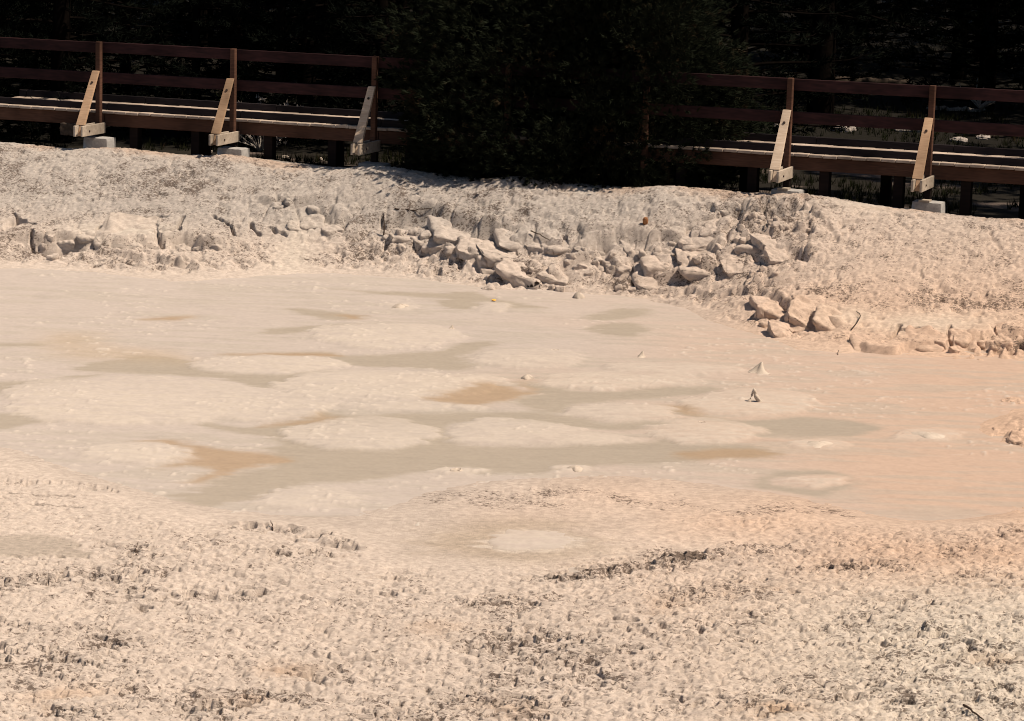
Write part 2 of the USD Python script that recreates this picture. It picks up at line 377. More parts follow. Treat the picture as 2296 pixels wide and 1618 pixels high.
ISLANDS = [P(880, 1112, 960, 1092, 1130, 1072, 1300, 1066, 1480, 1070, 1540, 1085, 1440, 1108, 1500, 1140, 1460, 1160, 1300, 1166, 1120, 1156, 960, 1138), P(1440, 1190, 1500, 1166, 1620, 1150, 1750, 1108, 1860, 1118, 1920, 1150, 1960, 1180, 1900, 1215, 1600, 1250, 1440, 1250, 1330, 1262, 1320, 1240, 1380, 1215)]
_r = .04
_im = Image.new('L', (450, 300), 0)
for _p in ISLANDS:
    _q = on_z(_p[:, 0], _p[:, 1], 0)
    ImageDraw.Draw(_im).polygon([((u + 9) / _r, (v - 24) / _r) for u, v in _q[:, :2]], fill=255)
R_isl = gaussian_filter(np.asarray(_im, float) / 255, 8)


def island(xx, yy):
    w = (meshkit.fbm(p3(xx, yy, .5), 3, 81) - .5)
    i, j = ((yy + w * .5 - 24) / _r).astype(int), ((xx + w * .8 + 9) / _r).astype(int)
    ok = (i >= 0) & (i < 300) & (j >= 0) & (j < 450)
    return np.where(ok, R_isl[np.clip(i, 0, 299), np.clip(j, 0, 449)], 0)


isl = island(xi, yi) * (zi > -.03)
zs0, near_m0 = zi.copy(), 1 - sstep(31.5, 33, yi)
HOLES = [(405, 541, .20, .18, .46), (430, 552, .12, .12, .2), (352, 548, .07, .08, .22), (100, 552, .42, .18, .28), (155, 546, .20, .18, .38), (40, 495, .12, .14, .18), (1420, 602, .22, .14, .22), (1790, 560, .10, .14, .25), (1800, 578, .1, .1, .2), (905, 494, .3, .12, .18),
         (1090, 560, .10, .10, .2), (1355, 553, .09, .09, .2), (1740, 470, .4, .3, .22), (1660, 470, .16, .14, .2), (700, 482, .2, .14, .14), (760, 500, .14, .12, .16), (630, 462, .12, .1, .1), (1690, 660, .14, .14, .16), (1770, 700, .2, .1, .18), (1570, 560, .12, .12, .18)]
for (cx, cy, _), (rx, ry, dp) in zip(*spots([h for h in HOLES])):
    zi -= dp * np.exp(-(((xi + (n_a - .5) * .2 - cx) / rx) ** 2 + ((yi + (n_mid - .5) * .2 - cy) / ry) ** 2) ** 1.5)
rough = above * (0.55 + 0.45 * near_m)
rough *= 1 - 0.85 * np.clip(smooth_spots, 0, 1)

# ---- ledges: lines where the crust has broken and the lower side has slumped
LEDGES = [
    (P(-30, 538, 30, 532, 90, 536, 150, 541, 240, 546, 340, 551, 400, 540, 440, 540, 500, 556, 560, 570), .20, .5, .35),
    (P(40, 545, 60, 560, 110, 575, 160, 566), -.10, .2, .2),
    (P(610, 452, 680, 462, 740, 490, 770, 505), .12, .4, .3),
    (P(830, 488, 900, 482, 965, 478, 1000, 500, 1050, 505, 1100, 530, 1180, 548, 1260, 552, 1330, 556, 1420, 548, 1500, 545, 1550, 525, 1600, 500), .20, .5, .4),
    (P(930, 545, 1000, 560, 1060, 580, 1120, 598, 1160, 612, 1230, 622, 1300, 600, 1350, 585, 1420, 620, 1500, 618, 1570, 600, 1640, 610), .20, .45, .4),
    (P(1700, 665, 1735, 680, 1780, 694, 1840, 720, 1900, 732), .20, .4, .35),
    (P(1690, 640, 1712, 612, 1760, 585, 1810, 572), -.14, .4, .4),
    (P(1900, 768, 1960, 785, 2010, 790, 2060, 782, 2120, 778, 2190, 770, 2210, 752, 2260, 748, 2330, 748), .17, .35, .3),
    (P(500, 1178, 560, 1180, 640, 1187, 700, 1199, 770, 1222, 800, 1240), .09, .3, .3),
    (P(1200, 1296, 1290, 1283, 1400, 1268, 1520, 1252, 1640, 1234, 1760, 1222, 1860, 1202), -.12, .5, .3),
    (P(-40, 1080, 80, 1081, 180, 1086, 260, 1102), .035, .2, .2),
    (P(560, 1238, 640, 1236, 700, 1236, 750, 1250), .05, .2, .2),
    (P(2225, 935, 2262, 900, 2310, 880), -.12, .3, .4),
    (P(200, 560, 260, 564, 330, 572, 400, 592, 460, 606), .13, .3, .5),
    (P(860, 540, 940, 556, 1000, 580, 1060, 610), .10, .3, .4),
    (P(1180, 634, 1250, 642, 1300, 628, 1340, 600), .08, .2, .3),
]
jag = (meshkit.fbm(p3(xi, yi, .45), 2, 21) - .5) * .55 + (n_mid - .5) * .05
for line, H, Lu, Ld in LEDGES:
    q = march(line[:, 0], line[:, 1], bz)[:, :2]
    seg = np.linalg.norm(np.diff(q, axis=0), axis=1)
    s_at = np.concatenate([[0], np.cumsum(seg)])
    ss = np.linspace(0, s_at[-1], 240)
    qq = np.stack([np.interp(ss, s_at, q[:, 0]), np.interp(ss, s_at, q[:, 1])], 1)
    qq = np.stack([gaussian_filter(qq[:, 0], 3, mode='nearest'), gaussian_filter(qq[:, 1], 3, mode='nearest')], 1)
    tt = np.gradient(qq, axis=0)
    tt /= np.linalg.norm(tt, axis=1, keepdims=True)
    nn = np.stack([-tt[:, 1], tt[:, 0]], 1)
    lo, hi = qq.min(0) - 1.6, qq.max(0) + 1.6
    J = np.nonzero((xi > lo[0]) & (xi < hi[0]) & (yi > lo[1]) & (yi < hi[1]))[0]
    dist, k = cKDTree(qq).query(np.stack([xi[J], yi[J]], 1))
    s = ((np.stack([xi[J], yi[J]], 1) - qq[k]) * nn[k]).sum(1)
    s = np.sign(s) * dist + jag[J] * min(1.0, abs(H) / .12)
    fade = sstep(0, .12, k / 239) * sstep(0, .12, 1 - k / 239) * np.exp(-(np.maximum(dist - np.abs(s), 0) / .3) ** 2)
    up_part = .55 * np.exp(-np.maximum(s, 0) / Lu)
    dn_part = -.45 * np.exp(np.minimum(s, 0) / Ld)
    w = sstep(-.10, .07, s)
    zi[J] += H * fade * (w * up_part + (1 - w) * dn_part)

# ---- blocks: rounded cells with their own height and tilt, cracks between them
rng = np.random.default_rng(5)
J = np.nonzero(blocks > .06)[0]
lo, hi = np.array([xi[J].min(), yi[J].min()]) - 1, np.array([xi[J].max(), yi[J].max()]) + 1
c0 = .50
nxc, nyc = int((hi[0] - lo[0]) / c0), int((hi[1] - lo[1]) / c0)
cc = (np.stack(np.meshgrid(np.arange(nxc), np.arange(nyc), indexing='ij'), -1).reshape(-1, 2) + rng.uniform(.05, .95, (nxc * nyc, 2))) * c0 + lo
wq = np.stack([xi[J] + (n_mid[J] - .5) * .25, yi[J] + (n_a[J] - .5) * .12], 1)
dd, kk = cKDTree(cc).query(wq, k=2)
edge = (dd[:, 1] - dd[:, 0]) / 2
ch = rng.uniform(-.09, .15, len(cc))[kk[:, 0]]
tilt = rng.normal(0, .22, (len(cc), 2))[kk[:, 0]]
rel = wq - cc[kk[:, 0]]
dome_ = 1 - (1 - np.clip(edge / .15, 0, 1)) ** 2
hb = (ch + .05 + (tilt * rel).sum(1)) * dome_ - .09 * (1 - np.clip(edge / .02, 0, 1))
zi[J] += hb * np.clip(blocks[J] * .9, 0, .62)

# ---- crack lines in the smoother crust slabs
CRACKS = [P(1720, 445, 1726, 470), P(217, 640, 225, 670)]


def crack(lines, width, depth, zf=bz):
    for line in lines:
        q = march(line[:, 0], line[:, 1], zf)[:, :2]
        n = max(12, int(np.linalg.norm(np.diff(q, axis=0), axis=1).sum() / .02))
        u = np.linspace(0, len(q) - 1, n)
        qq = np.stack([np.interp(u, np.arange(len(q)), q[:, 0]), np.interp(u, np.arange(len(q)), q[:, 1])], 1)
        lo, hi = qq.min(0) - .3, qq.max(0) + .3
        J = np.nonzero((xi > lo[0]) & (xi < hi[0]) & (yi > lo[1]) & (yi < hi[1]))[0]
        if len(J) == 0:
            continue
        d, k = cKDTree(qq).query(np.stack([xi[J] + (n_b[J] - .5) * .05, yi[J] + (n_d[J] - .5) * .10], 1))
        zi[J] -= depth * (1 - sstep(width * .5, width, d))


crack([P(219, 545, 218, 532, 220, 515), P(370, 548, 355, 530, 346, 510, 342, 490), P(250, 506, 300, 498, 335, 490, 370, 488), P(480, 485, 500, 500, 520, 512, 524, 528), P(402, 524, 400, 508, 408, 490), P(365, 528, 402, 518),
       P(72, 545, 70, 525), P(40, 490, 80, 505), P(30, 478, 48, 495), P(600, 508, 640, 530), P(560, 500, 580, 525),
       P(1712, 480, 1718, 450), P(2132, 780, 2130, 755, 2128, 735), P(1995, 760, 2015, 740, 2016, 728), P(2015, 741, 2060, 740), P(1270, 555, 1265, 535), P(1222, 622, 1228, 600), P(860, 510, 858, 485),
       P(1570, 500, 1640, 480), P(1540, 550, 1545, 520), P(1690, 560, 1720, 590)], .035, .16)
crack([P(-20, 1072, 60, 1082, 140, 1080, 210, 1090, 262, 1104), P(20, 1105, 100, 1110, 160, 1112), P(60, 1130, 180, 1136), P(90, 1020, 130, 1040)], .03, .06)

# ---- crumbly crust
n_e = meshkit.noise(p3(xi, yi, .105, .075), 17)
n_f = meshkit.noise(p3(xi, yi, .050, .040), 18)
n_g = meshkit.noise(p3(xi, yi, .070, .085), 19)
n_h = meshkit.noise(p3(xi, yi, .036, .055), 20)
n_i = meshkit.fbm(p3(xi, yi, .9), 3, 22)
grain = (n_a - .5) * .060 * rough * (1 - .2 * far_m) + (np.abs(n_b - .5) - .25) * .05 * rough * (1 - .6 * far_m) + (n_c - .5) * .024 * (rough * .8 + .2)
cluster = np.clip(.30 + .75 * sstep(.47, .64, .5 * n_big + .5 * n_i) * sstep(.38, .58, n_mid), 0, 1) * rough
pm = np.clip(cluster * (.8 * near_m + .7 * far_m) + pits, 0, 1.25)
thr = .66 - .09 * np.clip(pm, 0, 1)
grain -= near_m * np.clip(pm, 0, 1.2) * .075 * sstep(thr, thr + .05, .62 * n_e + .38 * n_b)
grain -= near_m * (.25 * rough + .75 * np.clip(pm, 0, 1)) *   .046 * sstep(.585, .65, .6 * n_f + .4 * n_c)
far_r = far_m * rough * (1 - behind)
grain -= far_r * (.4 + .6 * sstep(.4, .6, n_mid)) * .062 * sstep(.54, .64, .6 * n_d + .4 * n_g)
grain -= far_r * .02 * sstep(.60, .68, n_h)
grain -= far_m * np.clip(pm, 0, 1) * .06 * sstep(.54, .62, .7 * n_d + .3 * n_b)
pk = np.clip(crumbs, 0, 1)
cr1 = meshkit.fbm(p3(xi, yi, .17), 2, 31)
grain += pk * ((.5 - np.abs(cr1 - .5) * 2.2) * .20 - .10 * sstep(.54, .62, n_d) + (n_b - .5) * .05)
grain += np.clip(pits, 0, 1) * (n_b - .4) * .05
grain += isl * (n_b - .5) * .022
zi += grain * (1 - .6 * behind)
z[I] = zi
Zg = z.reshape(shape)

# ---- ground colour (the mud's own: grey crust, cream crust, pink mud, brown litter), plus dark flecks that paint in pit shadows
def mixc(c, c2, t):
    return c * (1 - t[:, None]) + np.asarray(c2) * t[:, None]


PINK = on_z(np.array([2296.]), np.array([1000.]), 0)[0]


MUD = .72


def mud_tone(xx, yy):
    """Cream everywhere, going pink towards the right-hand side of the basin."""
    r = xx / np.maximum(yy, 5) / math.tan(math.radians(10))
    n = meshkit.fbm(p3(xx, yy, 2.4), 3, 41)
    pink = np.clip(.02 + .85 * sstep(-.25, 1.0, xx / 6.0 + (n - .5) * .9), 0, 1) * (1 - .75 * sstep(39, 43.5, yy)) * (1 - .75 * (1 - sstep(24, 27.5, yy)))
    c = np.tile(np.array([.598, .495, .408]), (len(xx), 1))
    c = mixc(c, (.67, .455, .315), pink)
    return c * MUD, n


col = np.zeros((len(x), 3))
shade_fleck_all = np.zeros(len(x))
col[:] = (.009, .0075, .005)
cm, nn_ = mud_tone(xi, yi)
grey = sstep(42.5, 45.5, yi + (n_big - .5) * 2) * sstep(.25, .7, zi) * (.9 - .35 * sstep(2.0, 5.0, xi))
cm = mixc(cm, (.335, .293, .252), np.clip(grey, 0, 1))
cm = mixc(cm, (0.504, 0.443, 0.360), sstep(.2, .9, xi / 4.5) * (1 - sstep(23.5, 27.5, yi)) * .7)
cm = mixc(cm, (0.475, 0.414, 0.331), np.clip(smooth_spots, 0, 1) * .5 * far_m)
stain = spot_mask([(1730, 1592, .3, .25, 1), (1100, 1590, .4, .3, .6), (640, 1500, .3, .3, .5), (2230, 1480, .3, .3, .4), (160, 1560, .4, .4, .45), (1450, 1350, .5, .4, .35), (940, 1400, .8, .5, .3), (540, 1560, .4, .3, .4), (1700, 1320, .5, .4, .3)])
cm = mixc(cm, (.34, .20, .10), np.clip(stain, 0, 1) * sstep(.35, .65, n_mid) * .8)
shade_fleck = rough * (.38 + .20 * sstep(.45, .66, .5 * n_big + .5 * n_i)) * (1.0 * near_m + 2.2 * far_m) * (1 - .6 * np.clip(smooth_spots, 0, 1))
shade_fleck = np.clip(shade_fleck + .14 * np.clip(pits, 0, 1) + .2 * pk + .62 * isl * sstep(.38, .55, n_i), 0, .85) * (1 - behind)  # denser in pits and crumbs, painting their shade into the colour
puddle = spot_mask([(60, 1224, .62, .55, 1.3), (165, 1242, .28, .22, 1.0)])
cm = mixc(cm, (0.317, 0.263, 0.209), np.clip(sstep(.45, .7, puddle), 0, 1) * .85)
low = (1 - sstep(.012, .05, zs0)) * near_m0
cm = cm * (1 - low[:, None] * .10)
POND = P(940, 1210, 1000, 1188, 1080, 1170, 1180, 1166, 1300, 1180, 1340, 1220, 1310, 1252, 1180, 1266, 1060, 1258, 980, 1240)
_t = np.linspace(0, 2 * math.pi, 40)
PATCH = np.stack([1200 + 98 * np.cos(_t), 1212 + 25 * np.sin(_t)], 1)


def world_mask(pl, sig, warp):
    im = Image.new('L', (450, 300), 0)
    q_ = on_z(pl[:, 0], pl[:, 1], .02)
    ImageDraw.Draw(im).polygon([((u + 9) / .04, (v - 24) / .04) for u, v in q_[:, :2]], fill=255)
    R_ = gaussian_filter(np.asarray(im, float) / 255, sig)
    i_, j_ = ((yi + warp * .3 - 24) / .04).astype(int), ((xi + warp * .7 + 9) / .04).astype(int)
    ok = (i_ >= 0) & (i_ < 300) & (j_ >= 0) & (j_ < 450)
    return np.where(ok, R_[np.clip(i_, 0, 299), np.clip(j_, 0, 449)], 0)


wp = meshkit.fbm(p3(xi, yi, .5, .2), 3, 91) - .5
m_pond, m_patch = world_mask(POND, 5, wp), world_mask(PATCH, 1.6, wp)
cm = mixc(cm, (.315, .25, .185), m_pond * (1 - m_patch) * .8)
cm = mixc(cm, (.43, .36, .29), m_patch * .8)
ridge_shade = spot_mask([(1240, 1300, .30, .14, .8), (1300, 1290, .35, .22, 1), (1370, 1275, .4, .3, 1), (1440, 1262, .45, .32, 1), (1520, 1250, .4, .3, 1), (1600, 1238, .35, .2, .8), (1700, 1226, .35, .12, .6), (1790, 1212, .3, .1, .5),
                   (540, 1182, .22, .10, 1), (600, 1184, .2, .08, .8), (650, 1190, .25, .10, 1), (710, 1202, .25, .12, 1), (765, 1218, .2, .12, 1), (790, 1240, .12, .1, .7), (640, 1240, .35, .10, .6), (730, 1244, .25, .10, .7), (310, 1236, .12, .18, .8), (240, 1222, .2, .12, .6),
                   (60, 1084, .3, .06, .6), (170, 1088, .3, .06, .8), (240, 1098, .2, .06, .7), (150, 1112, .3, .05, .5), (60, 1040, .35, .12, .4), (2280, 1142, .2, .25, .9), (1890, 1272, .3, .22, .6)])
shade_fleck = np.clip(shade_fleck * (1 - np.clip(m_pond * 1.4, 0, 1)) + .42 * ridge_shade, 0, .95)  # thicker flecks paint the shade of the ridge and ledge faces
cm *= (.93 + .14 * n_mid)[:, None]
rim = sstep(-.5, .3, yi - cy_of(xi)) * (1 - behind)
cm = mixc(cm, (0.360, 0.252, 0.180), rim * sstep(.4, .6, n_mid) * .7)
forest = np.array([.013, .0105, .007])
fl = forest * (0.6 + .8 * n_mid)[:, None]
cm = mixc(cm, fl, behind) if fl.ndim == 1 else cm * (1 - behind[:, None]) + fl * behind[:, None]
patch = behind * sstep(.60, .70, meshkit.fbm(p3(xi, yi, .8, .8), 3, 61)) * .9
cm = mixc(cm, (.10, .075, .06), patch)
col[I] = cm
shade_fleck_all[I] = shade_fleck
front = (~inn) & (y < 45)
cf, _ = mud_tone(x[front], y[front])
col[front] = cf


def grid_faces(r, c):
    i = np.arange(r * c).reshape(r, c)
    return np.concatenate([np.stack([i[:-1, :-1], i[:-1, 1:], i[1:, 1:]], -1).reshape(-1, 3), np.stack([i[:-1, :-1], i[1:, 1:], i[1:, :-1]], -1).reshape(-1, 3)])


meta(obj('ground', (np.stack([x, y, z], 1), grid_faces(*shape)), M_ground, smooth=True, color=col, shade_fleck=shade_fleck_all), 'pale crumbly mud crust banks round the pool with dark forest floor behind', 'ground', kind='structure')


def ground_z(xx, yy):
    xx, yy = np.asarray(xx, float), np.asarray(yy, float)
    r = np.clip(np.searchsorted(ys, yy) - 1, 0, len(ys) - 2)
    t = np.clip((yy - ys[r]) / (ys[r + 1] - ys[r]), 0, 1)
    out = 0
    for k, w in ((r, 1 - t), (r + 1, t)):
        u = xx / half[k]
        c = np.clip(np.searchsorted(us, u) - 1, 0, len(us) - 2)
        s = np.clip((u - us[c]) / (us[c + 1] - us[c]), 0, 1)
        out = out + w * (Zg[k, c] * (1 - s) + Zg[k, c + 1] * s)
    return out


def gpt(px, py):
    return march(px, py, ground_z)[0]


# ------------------------------------------------------------------ the mud pool
RES = 0.03
PX0, PX1, PY0, PY1 = -9.0, 9.0, 25.0, 46.5
mw, mh = int((PX1 - PX0) / RES), int((PY1 - PY0) / RES)


def raster(polys, sig=1.0):
    im = Image.new('L', (mw, mh), 0)
    dr = ImageDraw.Draw(im)
    for pl in polys:
        q = on_z(pl[:, 0], pl[:, 1], 0.0)
        dr.polygon([((a - PX0) / RES, (b - PY0) / RES) for a, b in q[:, :2]], fill=255)
    return gaussian_filter(np.asarray(im, float) / 255, sig)


def smooth_poly(pl, n=8):
    k = len(pl)
    u = np.linspace(0, k, k * n, endpoint=False)
    i = np.floor(u).astype(int)
    t = (u - i)[:, None]
    a, b, c, d = pl[(i - 1) % k], pl[i % k], pl[(i + 1) % k], pl[(i + 2) % k]
    return .5 * (2 * b + (c - a) * t + (2 * a - 5 * b + 4 * c - d) * t ** 2 + (3 * b - a - 3 * c + d) * t ** 3)


def ring(px, py, w, h):
    a = np.linspace(0, 2 * math.pi, 40, endpoint=False)
    wob = 1 + .05 * np.sin(3 * a + px) + .03 * np.sin(5 * a + py)
    return np.stack([px + w / 2 * np.cos(a) * wob, py + h / 2 * np.sin(a) * wob], 1)


wet = [P(500, 797, 620, 795, 720, 791, 760, 797, 850, 797, 950, 789, 1000, 783, 1045, 770, 1110, 768, 1070, 785, 1020, 800, 1050, 825, 1000, 832, 900, 824, 800, 819, 760, 806, 700, 797, 600, 800),
       P(155, 822, 240, 810, 300, 800, 450, 813, 480, 827, 540, 838, 640, 841, 790, 833, 700, 846, 650, 856, 700, 880, 760, 892, 660, 880, 600, 872, 560, 866, 500, 850, 430, 842, 330, 838, 220, 836),
       P(-80, 858, 0, 857, 80, 858, 120, 853, 220, 840, 160, 860, 100, 872, 60, 880, -80, 884),
       P(430, 948, 560, 958, 650, 950, 745, 927, 800, 934, 900, 930, 1000, 929, 1080, 926, 1200, 924, 1260, 934, 1340, 952, 1480, 950, 1440, 962, 1350, 962, 1240, 952, 1060, 946, 980, 962, 1000, 985, 1060, 1003, 1200, 1003, 1400, 996, 1480, 985, 1560, 992, 1690, 1001, 1720, 1022, 1600, 1030, 1400, 1042,
         1200, 1062, 1000, 1058, 900, 1066, 700, 1084, 600, 1102, 540, 1122, 480, 1142, 410, 1120, 480, 1092, 560, 1062, 630, 1046, 600, 1012, 640, 985, 560, 975, 470, 965),
       P(1200, 862, 1300, 880, 1400, 878, 1560, 868, 1600, 874, 1560, 885, 1450, 893, 1300, 906, 1262, 925, 1180, 912, 1160, 896, 1210, 888), P(1480, 908, 1540, 925, 1650, 944, 1800, 938, 1960, 956, 1930, 974, 1800, 976, 1690, 976, 1640, 955, 1560, 940),
       P(1000, 1215, 1060, 1188, 1130, 1192, 1112, 1215, 1160, 1238, 1290, 1236, 1310, 1252, 1180, 1262, 1060, 1254), P(740, 648, 850, 655, 1000, 660, 1100, 668, 1200, 690, 1130, 689, 1040, 671, 900, 664), P(1310, 712, 1400, 692, 1460, 697, 1420, 710, 1330, 720),
       P(1340, 728, 1430, 728, 1430, 752, 1350, 750), P(650, 690, 760, 703, 810, 714, 730, 719, 690, 705), P(-60, 930, 80, 930, 260, 928, 120, 946, -60, 965), P(580, 742, 680, 733, 840, 727, 760, 736, 640, 748), P(-60, 772, 60, 770, 100, 776, -60, 778),
       P(1680, 1075, 1760, 1056, 1850, 1060, 1900, 1074, 1850, 1068, 1760, 1066, 1710, 1080, 1760, 1094, 1860, 1098, 1920, 1080, 1900, 1100, 1830, 1112, 1720, 1100), P(860, 1170, 760, 1160, 640, 1165, 780, 1172), P(1000, 665, 1060, 655, 1060, 690, 1010, 690)]
brown = [P(960, 901, 1010, 886, 1060, 869, 1105, 862, 1150, 878, 1190, 880, 1160, 892, 1100, 905, 1060, 912, 1020, 905), P(1160, 850, 1190, 866, 1210, 882, 1180, 872), P(320, 991, 410, 988, 445, 1000, 520, 1008, 620, 1025, 640, 1038, 560, 1050, 480, 1080, 430, 1084, 490, 1058, 430, 1046, 350, 1050, 435, 1032, 448, 1014, 400, 999),
         P(740, 930, 690, 945, 600, 955, 680, 955, 740, 942), P(1490, 910, 1560, 922, 1600, 938, 1540, 928), P(750, 705, 800, 712, 780, 718), P(300, 715, 430, 709, 400, 716), P(500, 797, 700, 792, 760, 798, 690, 800), P(1010, 1225, 1060, 1200, 1080, 1220, 1120, 1244, 1060, 1250), P(1500, 1015, 1700, 1008, 1710, 1024, 1560, 1030)]
ochre = [P(95, 752, 190, 745, 240, 772, 160, 788, 105, 778), P(100, 800, 300, 780, 460, 812, 300, 808)]
pale = [ring(*a) for a in ((810, 976, 310, 78), (1150, 972, 300, 58), (1320, 985, 200, 30), (1400, 928, 235, 44), (1585, 970, 240, 60), (1690, 905, 300, 60), (850, 868, 460, 70), (600, 820, 330, 44), (870, 755, 340, 58), (310, 900, 640, 110), (600, 915, 330, 60),
                            (320, 1018, 240, 46), (690, 1118, 240, 50), (1195, 1214, 180, 48), (1060, 855, 130, 24), (1390, 855, 370, 40), (1180, 805, 260, 44), (910, 914, 240, 20), (1030, 1057, 100, 18), (1835, 996, 120, 26), (2080, 976, 160, 30),
                            (1110, 690, 90, 22), (1290, 1052, 70, 16), (1820, 1080, 130, 26), (1060, 915, 60, 12), (1120, 945, 70, 12), (1500, 830, 300, 30), (890, 688, 60, 18))]
R_wet = raster([smooth_poly(a) for a in wet], 2.2)
R_brown = raster([smooth_poly(a) for a in brown], 2.6)
R_ochre = raster([smooth_poly(a) for a in ochre], 7.0)
R_pale = np.zeros((mh, mw))
for _pl in pale:
    _m1 = raster([_pl], 1.2)
    _q = on_z(_pl[:, 0], _pl[:, 1], 0.0)
    _yc, _ry = _q[:, 1].mean(), np.ptp(_q[:, 1]) / 2
    _gy = (np.arange(mh) * RES + PY0 - _yc) / max(_ry, .05)
    R_pale = np.maximum(R_pale, _m1 * (1 - .55 * sstep(-.1, 1.2, _gy))[:, None])
R_soft = raster(pale, 9.0)
R_wide = raster([smooth_poly(P(420, 1000, 620, 900, 900, 800, 1300, 800, 1700, 850, 1950, 950, 1700, 1030, 1300, 1060, 900, 1090, 500, 1130))], 30.0)

py_ = np.arange(26.0, 46.2, .045)
pu_ = np.linspace(-1.12, 1.12, 620)
PX = pu_[None, :] * (py_ * math.tan(math.radians(10)) + .35)[:, None]
PY = np.broadcast_to(py_[:, None], PX.shape)
px_, pyy = PX.ravel(), PY.ravel()
streak = meshkit.fbm(p3(px_, pyy, .9, .16), 3, 71)
w1 = meshkit.fbm(p3(px_, pyy, .5), 3, 72) - .5
w2 = meshkit.fbm(p3(px_, pyy, .12), 3, 73) - .5
fine = meshkit.fbm(p3(px_, pyy, .34, .05), 3, 78)
fx = (px_ + w1 * .34 + w2 * .14 + (streak - .5) * .26 + (fine - .5) * .20 - PX0) / RES
fy = (pyy + (meshkit.fbm(p3(px_, pyy, .5), 3, 74) - .5) * .22 + (streak - .5) * .10 - PY0) / RES
ii, jj = np.clip(fy.astype(int), 0, mh - 1), np.clip(fx.astype(int), 0, mw - 1)
v_wet, v_brown, v_ochre, v_pale, v_soft, v_wide = (R[ii, jj] for R in (R_wet, R_brown, R_ochre, R_pale, R_soft, R_wide))
c, n0 = mud_tone(px_, pyy)
c *= np.array([.81, .825, .85])
froth = meshkit.noise(p3(px_, pyy, .10, .07), 75) * .6 + meshkit.noise(p3(px_, pyy, .05, .04), 76) * .4
c = mixc(c, (.305, .262, .208), np.clip(.25 * v_wide + .42 * sstep(.48, .64, streak) * (1 - v_pale), 0, 1))
wetness = np.clip(v_wet * 1.15, 0, 1) * (1 - .92 * v_pale)
c = mixc(c, (.268, .223, .170), wetness * .92)
c = mixc(c, (0.310, 0.230, 0.144), v_ochre * .5)
c = mixc(c, (0.432, 0.367, 0.295), v_pale * np.clip(.16 + .50 * froth + 1.1 * (fine - .5) + .5 * (n0 - .5), 0, 1) * .92)
c = mixc(c, (0.324, 0.270, 0.216), v_pale * sstep(.60, .72, froth) * .4)
c = mixc(c, (.27, .188, .115), np.clip(v_brown * 1.15, 0, 1) * .85)
c = mixc(c, c * .90, np.clip((fine - .5) * 2.2, 0, 1) * (1 - .5 * v_pale))
c *= (.965 + .07 * froth)[:, None]
pz = .022 * v_pale + .030 * v_soft ** 2 + .004 * (streak - .5) + .004 * (froth - .5) * (.3 + v_pale)
specks = sstep(.80, .86, meshkit.noise(p3(px_, pyy, .075), 79)) * sstep(.45, .6, meshkit.fbm(p3(px_, pyy, 1.1), 2, 80)) * (1 - wetness) * (1 - np.clip(v_brown * 2, 0, 1))
pz += .014 * specks
c = mixc(c, (.45, .385, .315), specks * .5)
pz += (meshkit.fbm(p3(px_, pyy, .28, .2), 3, 77) - .5) * .020 * (1 - .8 * wetness)
meta(obj('mud_pool', (np.stack([px_, pyy, pz], 1), grid_faces(*PX.shape)), M_pool, smooth=True, color=c), 'wide pool of pale liquid mud with round froth patches and tan channels', 'mud pool', kind='structure')


def pool_pt(px, py):
    return on_z(px, py, 0.012)


# ------------------------------------------------------------------ boardwalk
A = at_depth(222.0, 94.0, 50.2)
B = at_depth(2092.0, 192.0, 44.9)
dvec = (B - A)[:2] / np.linalg.norm((B - A)[:2])
nvec = np.array([dvec[1], -dvec[0]])           # outward, towards the pool
if nvec[1] > 0:
    nvec = -nvec
SP = np.linalg.norm((B - A)[:2]) / 6
slope = (B[2] - A[2]) / (6 * SP)


def along(px, py):
    """How far along the boardwalk the railing stands that is seen at this place of the picture."""
    d_ = ray(np.array(px, float), np.array(py, float))
    k_ = d_[0] / d_[1]
    return float((A[0] - k_ * A[1]) / (k_ * dvec[1] - dvec[0]))


_s2, _s3, _s6 = along(524, 99), along(842, 112), along(1774, 163)
POS = {-1: -SP, 0: 0.0, 1: _s2, 2: _s3, 3: _s3 + (_s6 - _s3) / 3, 4: _s3 + (_s6 - _s3) * 2 / 3, 5: _s6, 6: 6 * SP, 7: 7 * SP}


def W(s, o, zz):
    """A point of the boardwalk: s along it from the first post, o out towards the pool, zz below or above the post tops."""
    s, o, zz = np.broadcast_arrays(np.asarray(s, float), np.asarray(o, float), np.asarray(zz, float))
    xy = A[:2] + s[..., None] * dvec + o[..., None] * nvec
    return np.concatenate([xy, (A[2] + slope * s + zz)[..., None]], -1)


def wbox(s0, s1, o0, o1, z0, z1, bev=0.006):
    """A plank with slightly broken edges."""
    e = bev
    pts = []
    for a in (0, 1):
        for b in (0, 1):
            for cc_ in (0, 1):
                s, o, q = (s0, s1)[a], (o0, o1)[b], (z0, z1)[cc_]
                es, eo, eq = e * (1 - 2 * a), e * (1 - 2 * b), e * (1 - 2 * cc_)
                pts += [W(s + es, o + eo, q), W(s + es, o, q + eq), W(s, o + eo, q + eq)]
    return hull_box(pts)


brng = np.random.default_rng(8)
S0, S1 = -2.6, 6 * SP + 4.2
walk = thing('boardwalk', 'weathered timber boardwalk with braced railing posts along the far bank', 'boardwalk')
# deck boards laid across the walk
k = 0
s = S0
while s < S1:
    wdt = .235
    dz = brng.uniform(-.004, .004)
    obj('deck_plank', wbox(s, s + wdt - .008, -1.74 + brng.uniform(-.02, .02), -.15 + brng.uniform(-.012, .012), -1.25 + dz, -1.205 + dz), M_deck, walk)
    s += wdt
